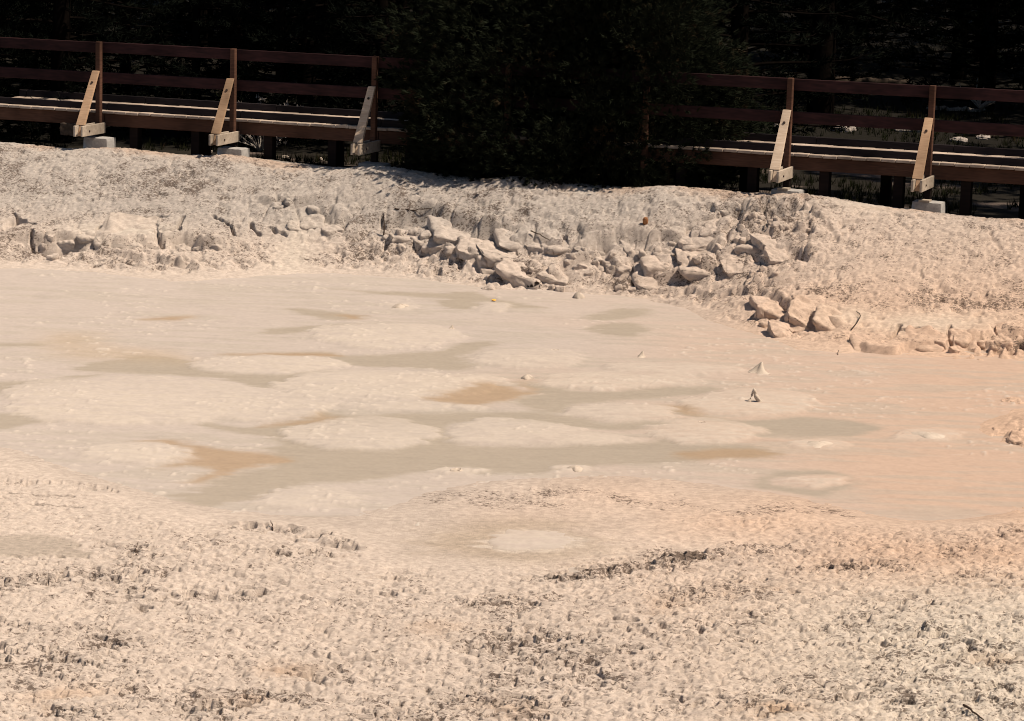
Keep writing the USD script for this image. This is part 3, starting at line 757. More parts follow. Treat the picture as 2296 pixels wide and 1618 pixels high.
# long members, one per bay
splits = [S0] + [POS[i] for i in range(-1, 8) if S0 < POS[i] < S1] + [S1]
for a, b in zip(splits[:-1], splits[1:]):
    j = brng.uniform(-.006, .006, 8)
    obj('kerb', wbox(a + .003, b - .003, -.33, -.29, -1.204, -1.085 + j[0]), M_kerb, walk)
    obj('kerb', wbox(a + .003, b - .003, -1.72, -1.68, -1.204, -1.085 + j[1]), M_kerb, walk)
    obj('top_rail', wbox(a + .003, b - .003, -.086, -.048, -.195 + j[2], -.012 + j[2]), M_rail, walk)
    obj('middle_rail', wbox(a + .003, b - .003, -.086, -.048, -.715 + j[3], -.53 + j[3]), M_rail, walk)
    obj('beam', wbox(a + .003, b - .003, -.26, -.20, -1.47 + j[4], -1.256), M_post, walk)
    obj('beam', wbox(a + .003, b - .003, -1.80, -1.74, -1.47 + j[5], -1.256), M_dark, walk)
pier_top = {0: -1.64, 1: -1.67, 2: -1.77, 3: -1.76, 4: -1.76, 5: -1.75, 6: -1.79, 7: -1.8, -1: -1.64}
for i in range(-1, 8):
    sc = POS[i]
    if sc < S0 + .3 or sc > S1 - .3:
        continue
    pale_brace = i in (2, 5)
    hidden = i in (3, 4)           # the pine stands before these two
    post = obj('rail_post', wbox(sc - .045, sc + .045, -.045, .045, -1.60, 0, .007), M_post, walk)
    obj('post_stub', wbox(sc - .06, sc + .05, -.11, -.01, pier_top[i] - .02, -1.602), M_dark, walk)
    for off, o_ in ((.55, -.32), (1.75, -.32), (1.2, -1.7)):
        p0 = W(sc + off, o_, 0)
        gz_ = float(ground_z(p0[0], p0[1])) - (A[2] + slope * (sc + off))
        if sc + off < S1:
            obj('pile', wbox(sc + off - .08, sc + off + .08, o_ - .08, o_ + .08, gz_ - .25, -1.28), M_dark, walk)
    if hidden:
        continue
    # slanting brace: a flat board from the post face down between the two bracket planks
    zt, ot, zb, ob = -.50, .047, -1.39, .56
    th = .045
    dirv = np.array([ob - ot, zb - zt]); L = np.linalg.norm(dirv); dirv /= L
    nrm = np.array([-dirv[1], dirv[0]])
    prof = [(ot, zt), (ot + th, zt), (ob + th * .95, zb), (ob - .02, zb)]
    lo_ = [(sc + (-.105 if q < -1 else -.080), o, q) for o, q in prof] + [(sc + (.05 if q < -1 else .044), o, q) for o, q in prof]
    br = obj('brace', hull_box([W(a, b, c_) for a, b, c_ in lo_]), M_brace if pale_brace else M_brace_orange, walk)
    obj('brace_foot', hull_box([W(sc + e, o, q) for e in (-.036, .034) for o, q in ((ob - .02, zb - .001), (ob + .035, zb - .001), (ob + .11, zb - .185), (ob + .05, zb - .185))]), M_brace if pale_brace else M_brace_orange, walk)
    bolt = trimesh.creation.cylinder(.021, .022, sections=14)
    ob_, zb_ = ot + (.19 / -(zb - zt)) * (ob - ot) + th, zt - .19
    n3 = np.array([nvec[0] * -dirv[1], nvec[1] * -dirv[1], dirv[0]])
    bolt.apply_transform(trimesh.geometry.align_vectors([0, 0, 1], n3 / np.linalg.norm(n3)))
    bolt.apply_translation(W(sc - .018, ob_ + .004, zb_))
    obj('bolt', bolt, M_iron, walk)
    obj('bracket_plank', wbox(sc + .047, sc + .087, -.09, .72 + brng.uniform(-.03, .03), -1.585, -1.40), M_bracket, walk)
    obj('bracket_plank', wbox(sc - .087, sc - .047, -.09, .74 + brng.uniform(-.03, .03), -1.585, -1.40), M_bracket, walk)
    nail = trimesh.creation.cylinder(.016, .02, sections=10)
    nail.apply_transform(trimesh.geometry.align_vectors([0, 0, 1], [dvec[0], dvec[1], 0]))
    nail.apply_translation(W(sc + .09, .48, -1.50))
    obj('bolt', nail, M_iron, walk)


def pier_mesh(w, d, h):
    """A cast block, narrower at the top, with worn edges."""
    m = trimesh.creation.box((w, d, h)).subdivide().subdivide().subdivide()
    v = m.vertices
    r = .025
    core = np.clip(v, [-w / 2 + r, -d / 2 + r, -h / 2 + r], [w / 2 - r, d / 2 - r, h / 2 - r])
    dv = v - core
    ln = np.linalg.norm(dv, axis=1, keepdims=True)
    v = core + np.where(ln > 1e-9, dv / np.maximum(ln, 1e-9) * np.minimum(ln, r), 0)
    v[:, :2] *= (1 - .06 * (v[:, 2:3] / h + .5))
    v += (meshkit.fbm(v * 9, 3, 3)[:, None] - .5) * .012
    m.vertices = v
    return m


pier_names = {0: 'pale concrete footing block below the leftmost railing post', 1: 'pale concrete footing block below the second railing post from the left',
              2: 'pale concrete footing block below the post just left of the dark pine', 5: 'low pale concrete footing block below the post right of the dark pine', 6: 'low pale concrete footing block below the rightmost railing post'}
walk_angle = math.atan2(dvec[1], dvec[0])
for i in (0, 1, 2, 5, 6):
    q = W(POS[i] + .05, .06, pier_top[i])
    h = .62
    t = thing('concrete_footing', pier_names[i], 'concrete footing', (q[0], q[1], q[2] - h), walk_angle)
    m = pier_mesh(.50, .34, h)
    m.apply_translation([0, 0, h / 2])
    obj('block', m, M_conc, t, smooth=40)
    if i >= 5:
        plate = trimesh.creation.box((.17, .17, .03)); plate.apply_translation([-.04, -.08, h + .012])
        obj('pad', plate, M_bracket, t)

# weathered board end beside the first post
q = W(-.42, .25, -1.50)
ob_m = trimesh.creation.box((.34, .10, .20)).subdivide().subdivide().subdivide()
ob_m.vertices += (meshkit.fbm(ob_m.vertices * 14, 3, 4)[:, None] - .5) * .05
ob_m.apply_transform(trimesh.transformations.rotation_matrix(walk_angle, [0, 0, 1])); ob_m.apply_translation(q + [0, 0, -.02])
meta(obj('old_board', ob_m, M_log, smooth=40), 'rotten brown board end left of the first railing post', 'board')


# ------------------------------------------------------------------ conifers
def tube(pts, radii, n=6):
    pts, radii = np.asarray(pts, float), np.asarray(radii, float)
    t = np.gradient(pts, axis=0); t /= np.linalg.norm(t, axis=1, keepdims=True) + 1e-9
    ref = np.where(np.abs(t[:, 2:3]) < .9, [[0, 0, 1.0]], [[1.0, 0, 0]])
    a = np.cross(t, ref); a /= np.linalg.norm(a, axis=1, keepdims=True)
    b = np.cross(t, a)
    ang = np.linspace(0, 2 * math.pi, n, endpoint=False)
    v = pts[:, None] + radii[:, None, None] * (np.cos(ang)[None, :, None] * a[:, None] + np.sin(ang)[None, :, None] * b[:, None])
    v = v.reshape(-1, 3)
    f = []
    for i in range(len(pts) - 1):
        for k in range(n):
            p, q_ = i * n + k, i * n + (k + 1) % n
            f += [[p, q_, q_ + n], [p, q_ + n, p + n]]
    k0 = len(v)
    v = np.vstack([v, pts[:1], pts[-1:]])
    for k in range(n):
        f += [[k0, (k + 1) % n, k], [k0 + 1, (len(pts) - 1) * n + k, (len(pts) - 1) * n + (k + 1) % n]]
    return v, np.array(f)


def join(parts):
    vs, fs, o = [], [], 0
    for v, f in parts:
        vs.append(v); fs.append(np.asarray(f) + o); o += len(v)
    return np.vstack(vs), np.vstack(fs)


def needles(pts, dirs, rng, n=9, length=.08, width=.006, spread=.9):
    """Tufts of thin needle blades at the points, leaning along the directions."""
    m = len(pts)
    base = np.repeat(pts, n, 0)
    d = np.repeat(dirs, n, 0) + rng.normal(0, spread, (m * n, 3)) * .6
    d /= np.linalg.norm(d, axis=1, keepdims=True)
    L = length * rng.uniform(.65, 1.2, (m * n, 1))
    side = np.cross(d, rng.normal(0, 1, (m * n, 3))); side /= np.linalg.norm(side, axis=1, keepdims=True)
    base = base + rng.normal(0, length * .12, base.shape)
    v = np.stack([base - side * width, base + side * width, base + d * L], 1).reshape(-1, 3)
    return v, np.arange(len(v)).reshape(-1, 3)


def conifer(seed, height, width, first, nb, twigs, tufts, nlen, nn, nwid, droop=.12, power=.8):
    """(trunk, branches, crown) of a conifer standing at the origin."""
    rng = np.random.default_rng(seed)
    hz = np.linspace(-.2, height, 12)
    bend = np.stack([np.cumsum(rng.normal(0, .012, 12)), np.cumsum(rng.normal(0, .012, 12)), hz], 1)
    r0 = .028 * height ** .8 + .03
    trunk = tube(bend, np.linspace(r0, .015, 12), 8)
    br, tp, td = [], [], []
    for b in range(nb):
        f = (b + rng.uniform(0, 1)) / nb
        zb = first + (height - first) * f ** 1.05
        R = width / 2 * (1 - f) ** power * rng.uniform(.7, 1.12) + .08
        if f < .08:
            R *= rng.uniform(.6, 1)
        az = b * 2.399 + rng.uniform(-.4, .4)
        rise = rng.uniform(.02, .30)
        u = np.linspace(0, 1, 6)
        dirh = np.array([math.cos(az), math.sin(az)])
        p = np.stack([dirh[0] * R * u, dirh[1] * R * u, zb + R * (rise * u - droop * u ** 2 * 2 + .22 * u ** 4)], 1)
        p[:, :2] += rng.normal(0, .03, (6, 2)) * u[:, None]
        br.append(tube(p, np.linspace(.008 + .012 * R, .004, 6), 4))
        for t in range(twigs):
            ft = rng.uniform(.22, 1.0)
            q0 = np.array([np.interp(ft, u, p[:, k]) for k in range(3)])
            side = np.array([-dirh[1], dirh[0], 0]) * rng.choice([-1, 1])
            tw = side * rng.uniform(.25, 1) + np.array([dirh[0], dirh[1], 0]) * rng.uniform(.3, 1) + np.array([0, 0, rng.uniform(-.15, .45)])
            tw /= np.linalg.norm(tw)
            Lt = R * rng.uniform(.12, .34) * (1.25 - ft) + .10
            v = np.linspace(.15, 1, tufts)[:, None]
            pts = q0 + tw * Lt * v + rng.normal(0, .02, (tufts, 3))
            tp.append(pts); td.append(np.repeat((tw + [0, 0, .25])[None], tufts, 0))
    tp, td = np.vstack(tp), np.vstack(td)
    return trunk, join(br), needles(tp, td, rng, nn, nlen, nwid)


EMPTY = UsdGeom.Scope.Define(stage, '/World/Looks').GetPrim()


def plant_tree(name, parts, label, cat, loc, rot, mat, scale=1.0, group=None):
    t = thing(name, label, cat, loc, rot, scale, group)
    obj('trunk', parts[0], M_bark, t, smooth=True)
    meta(obj('branches', parts[1], M_bark, t), kind='stuff')
    meta(obj('crown', parts[2], mat, t), kind='stuff')
    return t


def bushy_pine(seed):
    """A dense young pine: boughs end in thick clumps of needles that make up an uneven outer skin."""
    rng = np.random.default_rng(seed)
    H = 4.7
    hz = np.linspace(-.3, H, 12)
    trunk = tube(np.stack([np.cumsum(rng.normal(0, .015, 12)), np.cumsum(rng.normal(0, .015, 12)), hz], 1), np.linspace(.16, .015, 12), 9)
    br, tp, td = [], [], []
    n = 1250
    for b in range(n):
        f = ((b + rng.uniform(0, 1)) / n) ** 1.15
        zc = .12 + (H - .2) * f
        az = b * 2.39996 + rng.uniform(-.3, .3)
        prof = (1 - f ** 2.2) ** .5 * (.86 + .14 * min(1, f / .12)) * (1 + .10 * math.sin(3 * az + 5 * f) + .07 * math.sin(7 * az - 11 * f))
        ca, sa = math.cos(az), math.sin(az)
        ex = (abs(ca) ** 6 + abs(sa) ** 6) ** (-1 / 6)
        k = rng.uniform(.80, 1.05) if b % 4 else rng.uniform(.35, .75)
        tip = np.array([ca * ex * 2.58 * prof * k, sa * ex * 1.9 * prof * k, zc + rng.uniform(-.05, .10)])
        u = np.linspace(0, 1, 5)[:, None]
        root = np.array([0, 0, max(zc - .25 * np.linalg.norm(tip[:2]) * .5, .05)])
        if b % 2 == 0:
            mid = root * (1 - u) + tip * u
            mid[:, 2] -= .12 * np.sin(math.pi * u[:, 0])
            br.append(tube(mid, np.linspace(.018, .005, 5), 4))
        out = np.array([ca, sa, .45]); out /= np.linalg.norm(out)
        m = 32
        q = tip + rng.normal(0, 1, (m, 3)) * [.17, .17, .12]
        tp.append(q)
        td.append(out + (q - tip) * 2.5)
    tp, td = np.vstack(tp), np.vstack(td)
    tp[:, 2] = np.maximum(tp[:, 2], .05)
    return trunk, join(br), needles(tp, td, rng, 12, .11, .010, .75)


bigp = bushy_pine(3)
tq = W((1235 - 222) / (2092 - 222) * 6 * SP + .36, -1.24, 0)
plant_tree('pine_tree', bigp, 'big bushy dark pine hiding the middle of the boardwalk', 'pine tree', (tq[0], tq[1], float(ground_z(tq[0], tq[1])) - .05), walk_angle, M_needle)

# forest behind: three trees of each shape are built, the rest repeat them
frng = np.random.default_rng(21)
protos = [conifer(31, 9.0, 4.6, .10, 120, 6, 5, .15, 8, .013, .14, .7), conifer(32, 13.0, 4.8, 1.6, 120, 6, 5, .17, 8, .015, .2, .6), conifer(33, 5.0, 3.6, .06, 95, 6, 5, .12, 8, .012, .08, .75)]
lab = ['tall dark conifer with branches to the ground in the shaded forest', 'tall dark conifer with a bare lower trunk in the shaded forest', 'low dense young fir in the shaded forest']
grp = ['dark conifers of the forest', 'bare trunked conifers of the forest', 'young firs of the forest']
nam = ['forest_conifer', 'tall_conifer', 'young_fir']
spots_ = []
for row, (yy, step, kinds) in enumerate([(54.5, 2.3, (2, 0, 2)), (57.5, 2.7, (0, 2, 0)), (61.5, 3.0, (0, 1, 0)), (66, 3.4, (1, 0)), (71.5, 3.8, (0, 1)), (78, 4.4, (0, 1)), (68.5, 3.6, (2, 0)), (75, 4.0, (2, 0)), (86, 5.0, (0, 1, 0))]):
    xx = -17.0 - row
    k = 0
    while xx < 19 + row * 1.2:
        kind = kinds[k % len(kinds)]
        px_r = xx / yy * 50 / 8.8          # -1..1 across the frame
        open_glade = px_r > .42 and yy < 60 and px_r < 1.35
        if not open_glade:
            spots_.append((kind, xx + frng.uniform(-.6, .6), yy + frng.uniform(-.9, .9), frng.uniform(.85, 1.15)))
        elif row == 1 and k % 3 == 0:
            spots_.append((1, xx + frng.uniform(-.6, .6), yy + 2.2, frng.uniform(.95, 1.2)))
        xx += step * frng.uniform(.8, 1.2)
        k += 1
# trees at the right that shade the forest floor there
for yy in (46, 49.5, 53.5, 58):
    for xx in (14.2, 17.5, 21.5):
        spots_.append((1 if xx < 16 else 0, xx + frng.uniform(-.5, .5) + (yy - 46) * .12, yy + frng.uniform(-.6, .6), frng.uniform(1.0, 1.25)))
first = {}
for kind, xx, yy, sc_ in spots_:
    loc = (xx, yy, float(ground_z(xx, yy)) - .05)
    r = frng.uniform(0, 6.28)
    if kind not in first:
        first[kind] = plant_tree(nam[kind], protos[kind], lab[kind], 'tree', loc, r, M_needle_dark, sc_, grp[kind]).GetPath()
    else:
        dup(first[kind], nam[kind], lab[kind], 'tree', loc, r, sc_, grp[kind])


# ------------------------------------------------------------------ forest floor: logs, stones, dead branches, grass
def log_mesh(p0, p1, r0, r1, seed):
    rng = np.random.default_rng(seed)
    u = np.linspace(0, 1, 14)[:, None]
    pts = p0 * (1 - u) + p1 * u + rng.normal(0, .02, (14, 3))
    v, f = tube(pts, np.linspace(r0, r1, 14) * rng.uniform(.85, 1.15, 14), 9)
    return v, f


def floor_pt(px, py):
    return march(px, py, ground_z)[0]


def behind_pt(px, py, D):
    q = at_depth(px, py, D)
    return np.array([q[0], q[1], float(ground_z(q[0], q[1]))])


for (a, b, r0, r1, lbl, mt) in (((1720, 208), (1880, 228), .09, .06, 'thin bare log slanting behind the railing right of the pine', M_log),
                                ((2080, 246), (2205, 252), .06, .045, 'bleached fallen trunk lying behind the rightmost railing post', M_deadwood),
                                ((2150, 306), (2310, 312), .05, .04, 'thin grey log on the grass at the far right', M_log),
                                ((1820, 188), (2040, 196), .12, .09, 'dark fallen log at the forest edge above the railing', M_log)):
    pa, pb = floor_pt(*a), floor_pt(*b)
    meta(obj('fallen_log', log_mesh(pa + [0, 0, r0 * .8], pb + [0, 0, r1 * .8], r0, r1, int(a[0])), mt, smooth=True), lbl, 'fallen log')
# root plate with spiky bleached roots
rp = floor_pt(2195, 254)
rrng = np.random.default_rng(4)
parts = []
for k in range(9):
    a = rrng.uniform(0, 2 * math.pi)
    d = np.array([math.cos(a) * .5, rrng.uniform(-.3, .3), abs(math.sin(a)) * .55 + .05]) * rrng.uniform(.5, 1.1)
    u = np.linspace(0, 1, 6)[:, None]
    parts.append(tube(rp + [0, 0, .12] + d * u + rrng.normal(0, .025, (6, 3)) * u, np.linspace(.035, .008, 6), 5))
meta(obj('dead_root', join(parts), M_deadwood, smooth=True), 'spiky bleached root end of the fallen trunk behind the rightmost post', 'dead root')


def stone(rng, rx, ry, rz, sub=3, amp=.35, freq=2.2):
    m = trimesh.creation.icosphere(sub, 1.0)
    v = m.vertices.copy()
    k = 1 + (meshkit.fbm(v * freq + rng.uniform(0, 50, 3), 3, 5)[:, None] - .5) * amp * 2
    v = v * k
    v = np.sign(v) * np.abs(v) ** .85
    m.vertices = v * [rx, ry, rz]
    return m


srng = np.random.default_rng(77)
for px, py, r, lbl in ((1890, 294, .17, 'pale rounded stone on the grass between the two right railing posts'), (2030, 293, .20, 'flat pale stone left of the rightmost railing post'), (2062, 296, .13, 'small pale stone close to the rightmost post'),
                       (2180, 303, .15, 'pale lumpy stone right of the rightmost post'), (2205, 312, .10, 'small pale stone below the grey log at the far right'), (1745, 283, .11, 'small pale stone left of the brace beside the pine'),
                       (1690, 275, .12, 'reddish pale stone just right of the pine'), (2150, 318, .12, 'pale stone just behind the far kerb at the far right')):
    q = floor_pt(px, py)
    m = stone(srng, r * 1.4, r, r * .55, 3, .4)
    m.apply_translation(q + [0, 0, r * .2])
    meta(obj('stone', m, M_stone, smooth=True), lbl, 'stone')
# bare shrub behind the railing on the left
q = behind_pt(585, 215, 53.2)
parts = []
for k in range(46):
    a = srng.uniform(0, 2 * math.pi)
    d = np.array([math.cos(a), math.sin(a), srng.uniform(.4, 1.8)]); d /= np.linalg.norm(d)
    L = srng.uniform(.4, 1.0)
    u = np.linspace(0, 1, 5)[:, None]
    parts.append(tube(q + d * L * u + srng.normal(0, .04, (5, 3)) * u, np.linspace(.012, .004, 5), 4))
sh = thing('bare_shrub', 'pale twiggy shrub behind the railing near the second post', 'shrub')
obj('stems', join(parts), M_deadwood, sh)
tips = np.vstack([p_[0][-6:-2] for p_ in parts])
obj('leaves', needles(np.repeat(tips, 3, 0) + srng.normal(0, .06, (len(tips) * 3, 3)), np.tile([0, 0, 1.0], (len(tips) * 3, 1)), srng, 4, .07, .014), M_stone, sh)
# dim grass
gx_ = srng.uniform(-12, 13, 9000); gy_ = srng.uniform(47, 62, 9000)
keep_ = (gy_ > np.interp(gx_, CREST[:, 0], CREST[:, 1]) + 1.6) & (meshkit.noise(p3(gx_, gy_, 1.3), 9) > .42)
gp = np.stack([gx_, gy_, ground_z(gx_, gy_)], 1)[keep_]
meta(obj('grass', needles(gp, np.tile([0, 0, 1.6], (len(gp), 1)), srng, 7, .16, .008, .7), M_grass), 'dim tufts of grass on the forest floor behind the boardwalk', 'grass', kind='stuff')

# ------------------------------------------------------------------ broken clods of dried mud on the far bank
def clod_mesh(rng, w, d, h, lean=0.0):
    """A broken piece of dried mud: an irregular block with a few flat faces, edges worn round, and a crumbly skin."""
    pts = []
    for sx in (-1, 1):
        for sy in (-1, 1):
            for sz in (-1, 1):
                k = 1.0 if sz > 0 else .80
                pts.append(np.array([sx * k, sy * k, sz]) * rng.uniform(.68, 1.05, 3))
    pts += [rng.normal(0, 1, 3) for _ in range(5)]
    pts = np.array([p_ / max(1.0, np.abs(p_).max() * .98) for p_ in pts])
    pts[:, 0] += pts[:, 2] * lean * .6
    m = trimesh.convex.convex_hull(pts * [w / 2, d / 2, h / 2])
    v, f = trimesh.remesh.subdivide_to_size(m.vertices, m.faces, max(w, d, h) / (13 if w > .25 else 7), max_iter=12)
    m = trimesh.Trimesh(v, f)
    m.merge_vertices()
    trimesh.smoothing.filter_laplacian(m, lamb=.5, iterations=13)
    n_ = m.vertex_normals
    s_ = (w + h) / 2
    off = rng.uniform(0, 99, 3)
    v = m.vertices
    m.vertices = v + n_ * ((meshkit.fbm(v / (.40 * s_) + off, 3, 6) - .5) * .30 * s_ + (meshkit.fbm(v / .07 + off, 2, 7) - .5) * .035)[:, None]
    return m


def ground_look(q):
    """The mud's own colour at a place of the bank."""
    r = int(np.argmin(np.abs(ys - q[1])))
    c_ = int(np.argmin(np.abs(us - q[0] / half[r])))
    block = col.reshape(shape + (3,))[max(r - 12, 0):r + 12, max(c_ - 12, 0):c_ + 12]
    return block.reshape(-1, 3).mean(0)


def mud_obj(name, m, q, shade=1.0, shade_fleck=.22):
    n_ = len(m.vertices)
    return obj(name, m, M_ground, smooth=True, color=np.tile(ground_look(q) * shade, (n_, 1)), shade_fleck=np.full(n_, shade_fleck))


CL = [  # place of the middle in the picture (px of 2296), width and height there, lean, tilt in degrees, pink, label
    (900, 503, 92, 30, 0, -4, 0, 'long flat slab at the left end of the big broken ledge'), (990, 506, 52, 44, .1, 8, 0, 'upright pale block where the broken ledge steps down'), (1016, 531, 84, 34, .2, 12, 0, 'sloping slab with a dark underside left of the ledge middle'),
    (985, 547, 38, 32, 0, -8, 0, 'squarish clod below the sloping slab'), (940, 540, 30, 26, 0, 5, 0, 'small round clod left of the squarish clod'), (962, 549, 26, 24, 0, -5, 0, 'small clod between two larger ones at the ledge foot'),
    (905, 530, 52, 18, 0, 6, 0, 'narrow flat clod beside the upright dark twig'), (1062, 556, 66, 26, 0, 6, 0, 'rounded clod with a hooked end below the ledge'), (1085, 578, 24, 38, .2, 10, 0, 'thin upright clod left of the grey faced slab'),
    (1122, 572, 100, 46, .15, 8, 0, 'large slab showing a wide grey face'), (1160, 535, 96, 30, .1, 9, 0, 'long rounded slab along the upper ledge'), (1210, 548, 50, 28, 0, 4, 0, 'clod under the stick at the ledge middle'),
    (1262, 551, 78, 30, 0, -3, 0, 'flat topped slab with a dark front at the ledge middle'), (1308, 556, 34, 26, .2, 8, 0, 'small clod right of the black crack in the ledge'), (1348, 560, 62, 22, 0, 6, 0, 'low clod right of the ledge middle'),
    (1420, 553, 52, 26, 0, 4, 0, 'low grey clod on the right half of the ledge'), (1492, 555, 54, 28, 0, -6, 0, 'rounded clod just below the right half of the ledge'), (1178, 612, 96, 58, .35, 14, 0, 'biggest clod of the bank, with a dark left face'),
    (1248, 616, 58, 42, 0, 4, 0, 'round clod split from the biggest clod by a crack'), (1110, 602, 60, 34, 0, 0, 0, 'grey crumbly clod left of the biggest clod'), (1185, 640, 70, 20, 0, 4, 0, 'low lump at the mud edge below the biggest clod'),
    (1395, 597, 40, 24, 0, 0, 0, 'small grey clod in the dark cluster right of the ledge'), (1440, 606, 36, 26, 0, 6, 0, 'second small clod in the dark cluster'), (1475, 595, 60, 34, .2, 5, 0, 'rounded mound with a pale top right of the dark cluster'),
    (1478, 622, 96, 44, .1, 0, 0, 'broad pale mound above the mud fan'), (1590, 596, 110, 34, .15, 3, 0, 'wide hollowed mound with a grey front'), (1582, 537, 70, 40, .3, -14, 0, 'tilted slab with sharp edges right of the ledge'),
    (1600, 510, 60, 26, .2, -12, 0, 'upper tilted slab with a striped grey side'), (1685, 556, 50, 36, .1, -6, 0, 'squarish pale block left of the pink mound'), (1728, 545, 58, 38, .2, 6, 0, 'taller block beside the dark hollow'),
    (1745, 575, 44, 40, .3, 10, 0, 'dark faced wedge against the pink mound'), (1545, 545, 40, 34, 0, 8, 0, 'small block left of the tilted slab'), (1660, 600, 60, 30, .1, 0, 0, 'low rounded clod at the foot of the crumbly slope'),
    (1712, 682, 44, 40, .2, 10, 0, 'spiky crumbling clod at the tip of the right ledge'), (1740, 702, 70, 50, .3, 22, 0, 'round grey clod broken off the right ledge'), (1752, 742, 50, 36, .25, 14, 0, 'clod lying lowest before the right ledge'),
    (1815, 712, 84, 56, .3, 24, 0, 'long rounded clod below the right ledge'), (1870, 722, 74, 48, .3, 18, 0, 'dark sided clod at the right end of its row'), (1780, 735, 46, 36, .2, 12, 0, 'pale clod tucked between larger ones'),
    (1955, 788, 90, 26, .1, 8, 1, 'low pink lump at the mud edge below the twig'), (2075, 768, 88, 30, 0, -4, 1, 'wide pink slab left of the black crack'), (2112, 764, 30, 30, 0, 0, 1, 'small pink block left of the black crack'),
    (2152, 758, 44, 34, 0, 0, 1, 'square pink block right of the black crack'), (2030, 785, 44, 20, 0, 0, 1, 'small low pink lump beside the wide pink slab'), (2270, 750, 60, 30, 0, 0, 1, 'layered pink block at the right edge of the photo'),
    (2274, 908, 44, 30, .1, 0, 1, 'large pink mound at the right shore'), (2285, 985, 40, 18, 0, 0, 1, 'reddish clod below the pink mound at the right shore'), (2250, 968, 30, 13, 0, 0, 1, 'small pink clod at the right shore'),
    (280, 524, 118, 24, 0, 4, 0, 'wide cracked slab of crust on the left bank'), (155, 538, 40, 34, 0, 0, 0, 'dark crumbly clod in the left hollow'),
    (200, 527, 50, 30, 0, -4, 0, 'pale block between the left hollow and the black crack'), (395, 545, 46, 22, 0, 8, 0, 'loose clod right of the cracked slab'), (430, 556, 44, 26, 0, 6, 0, 'clod before the dark hole of the left bank'),
    (700, 500, 44, 26, 0, 0, 0, 'clod on the rubble slope left of the ledge'), (665, 508, 40, 26, 0, 10, 0, 'rounded clod at the foot of the rubble slope'), (740, 515, 40, 22, 0, 0, 0, 'small clod right of the rubble slope'),
]
crng = np.random.default_rng(15)
frag_rng = np.random.default_rng(16)
zone = P(880, 530, 950, 545, 1010, 560, 1080, 590, 1140, 605, 1200, 580, 1270, 590, 1330, 585, 1390, 590, 1440, 580, 1520, 590, 1560, 570, 1620, 560, 1660, 530, 1700, 500, 1740, 490, 1780, 510, 1640, 480, 1690, 620, 1250, 640, 1120, 625, 1360, 615, 1420, 635, 1730, 720, 1790, 690, 2200, 785, 2250, 775, 120, 552, 450, 565, 640, 470, 720, 490)
fragments = []
for zx, zy in zone:
    for _ in range(3):
        fragments.append((zx + frag_rng.normal(0, 26), zy + frag_rng.normal(0, 13), frag_rng.uniform(13, 30), frag_rng.uniform(9, 18)))
for px, py, w, h, lean, tilt, pink, lbl in CL:
    q = gpt(px, py + h * .30)
    mpp = q[1] / F
    ww, hh = w * mpp, h * mpp * 1.05
    m = clod_mesh(crng, ww * 1.25, max(ww * 1.35, .32), hh * 1.12, -lean)
    m.apply_transform(trimesh.transformations.rotation_matrix(math.radians(tilt), [0, 1, 0]))
    m.apply_transform(trimesh.transformations.rotation_matrix(math.radians(crng.uniform(-24, 24)), [0, 0, 1]))
    m.apply_transform(trimesh.transformations.rotation_matrix(math.radians(crng.uniform(8, 26)), [1, 0, 0]))
    m.apply_translation(q + [0, ww * .5, -hh * .12])
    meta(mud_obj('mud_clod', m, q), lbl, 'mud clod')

for px, py, w, h in fragments:
    q = gpt(px, py)
    k = q[1] / F
    m = clod_mesh(frag_rng, w * k, w * k * frag_rng.uniform(.6, 1), h * k * 1.5, 0)
    m.apply_transform(trimesh.transformations.euler_matrix(*frag_rng.uniform(-.35, .35, 2), frag_rng.uniform(0, 6.28)))
    m.apply_translation(q + [0, w * k * .2, -h * k * .05])
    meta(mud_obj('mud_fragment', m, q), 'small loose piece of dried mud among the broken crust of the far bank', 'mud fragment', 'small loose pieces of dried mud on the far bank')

# ------------------------------------------------------------------ small things on the mud
def splash(name, px, py, w, h, kind, lbl, cat, mat):
    q = pool_pt(px, py)
    mpp = q[1] / F
    r, hh = w * mpp / 2, h * mpp
    ang = np.linspace(0, 2 * math.pi, 20, endpoint=False)
    rng = np.random.default_rng(int(px))
    if kind == 'cone':       # a spurt: broad foot drawn up into a thin ragged tip
        prof = [(1.05, 0), (.84, .10), (.62, .28), (.45, .48), (.30, .68), (.20, .84), (.10, .96), (.01, 1.0)]
    elif kind == 'dome':
        prof = [(1.0, 0), (.92, .25), (.70, .6), (.40, .88), (.01, 1.0)]
    else:                    # crater: raised rim round a hollow
        prof = [(1.25, 0), (1.0, .7), (.85, 1.0), (.65, .7), (.4, .25), (.01, .15)]
    rows = []
    for k, (a, b) in enumerate(prof):
        wob = 1 + .22 * np.sin(2 * ang + px) + .18 * np.sin(3 * ang + .7 * k + py) + .10 * np.sin(7 * ang + 1.3 * k)
        rows.append(np.stack([r * a * wob * np.cos(ang) + (.35 * r * b if kind == 'cone' else 0), r * a * wob * np.sin(ang), np.full(20, hh * b) * (1 + (.06 * np.sin(3 * ang) if kind != 'cone' else 0))], 1))
    v = np.vstack(rows)
    n = 20
    f = []
    for i in range(len(prof) - 1):
        for k in range(n):
            a, b = i * n + k, i * n + (k + 1) % n
            f += [[a, b, b + n], [a, b + n, a + n]]
    f += [[(len(prof) - 1) * n, (len(prof) - 1) * n + k, (len(prof) - 1) * n + k + 1] for k in range(1, n - 1)]
    v = v + q - [0, 0, .012]
    return meta(obj(name, (v, np.array(f)), mat, smooth=50), lbl, cat)


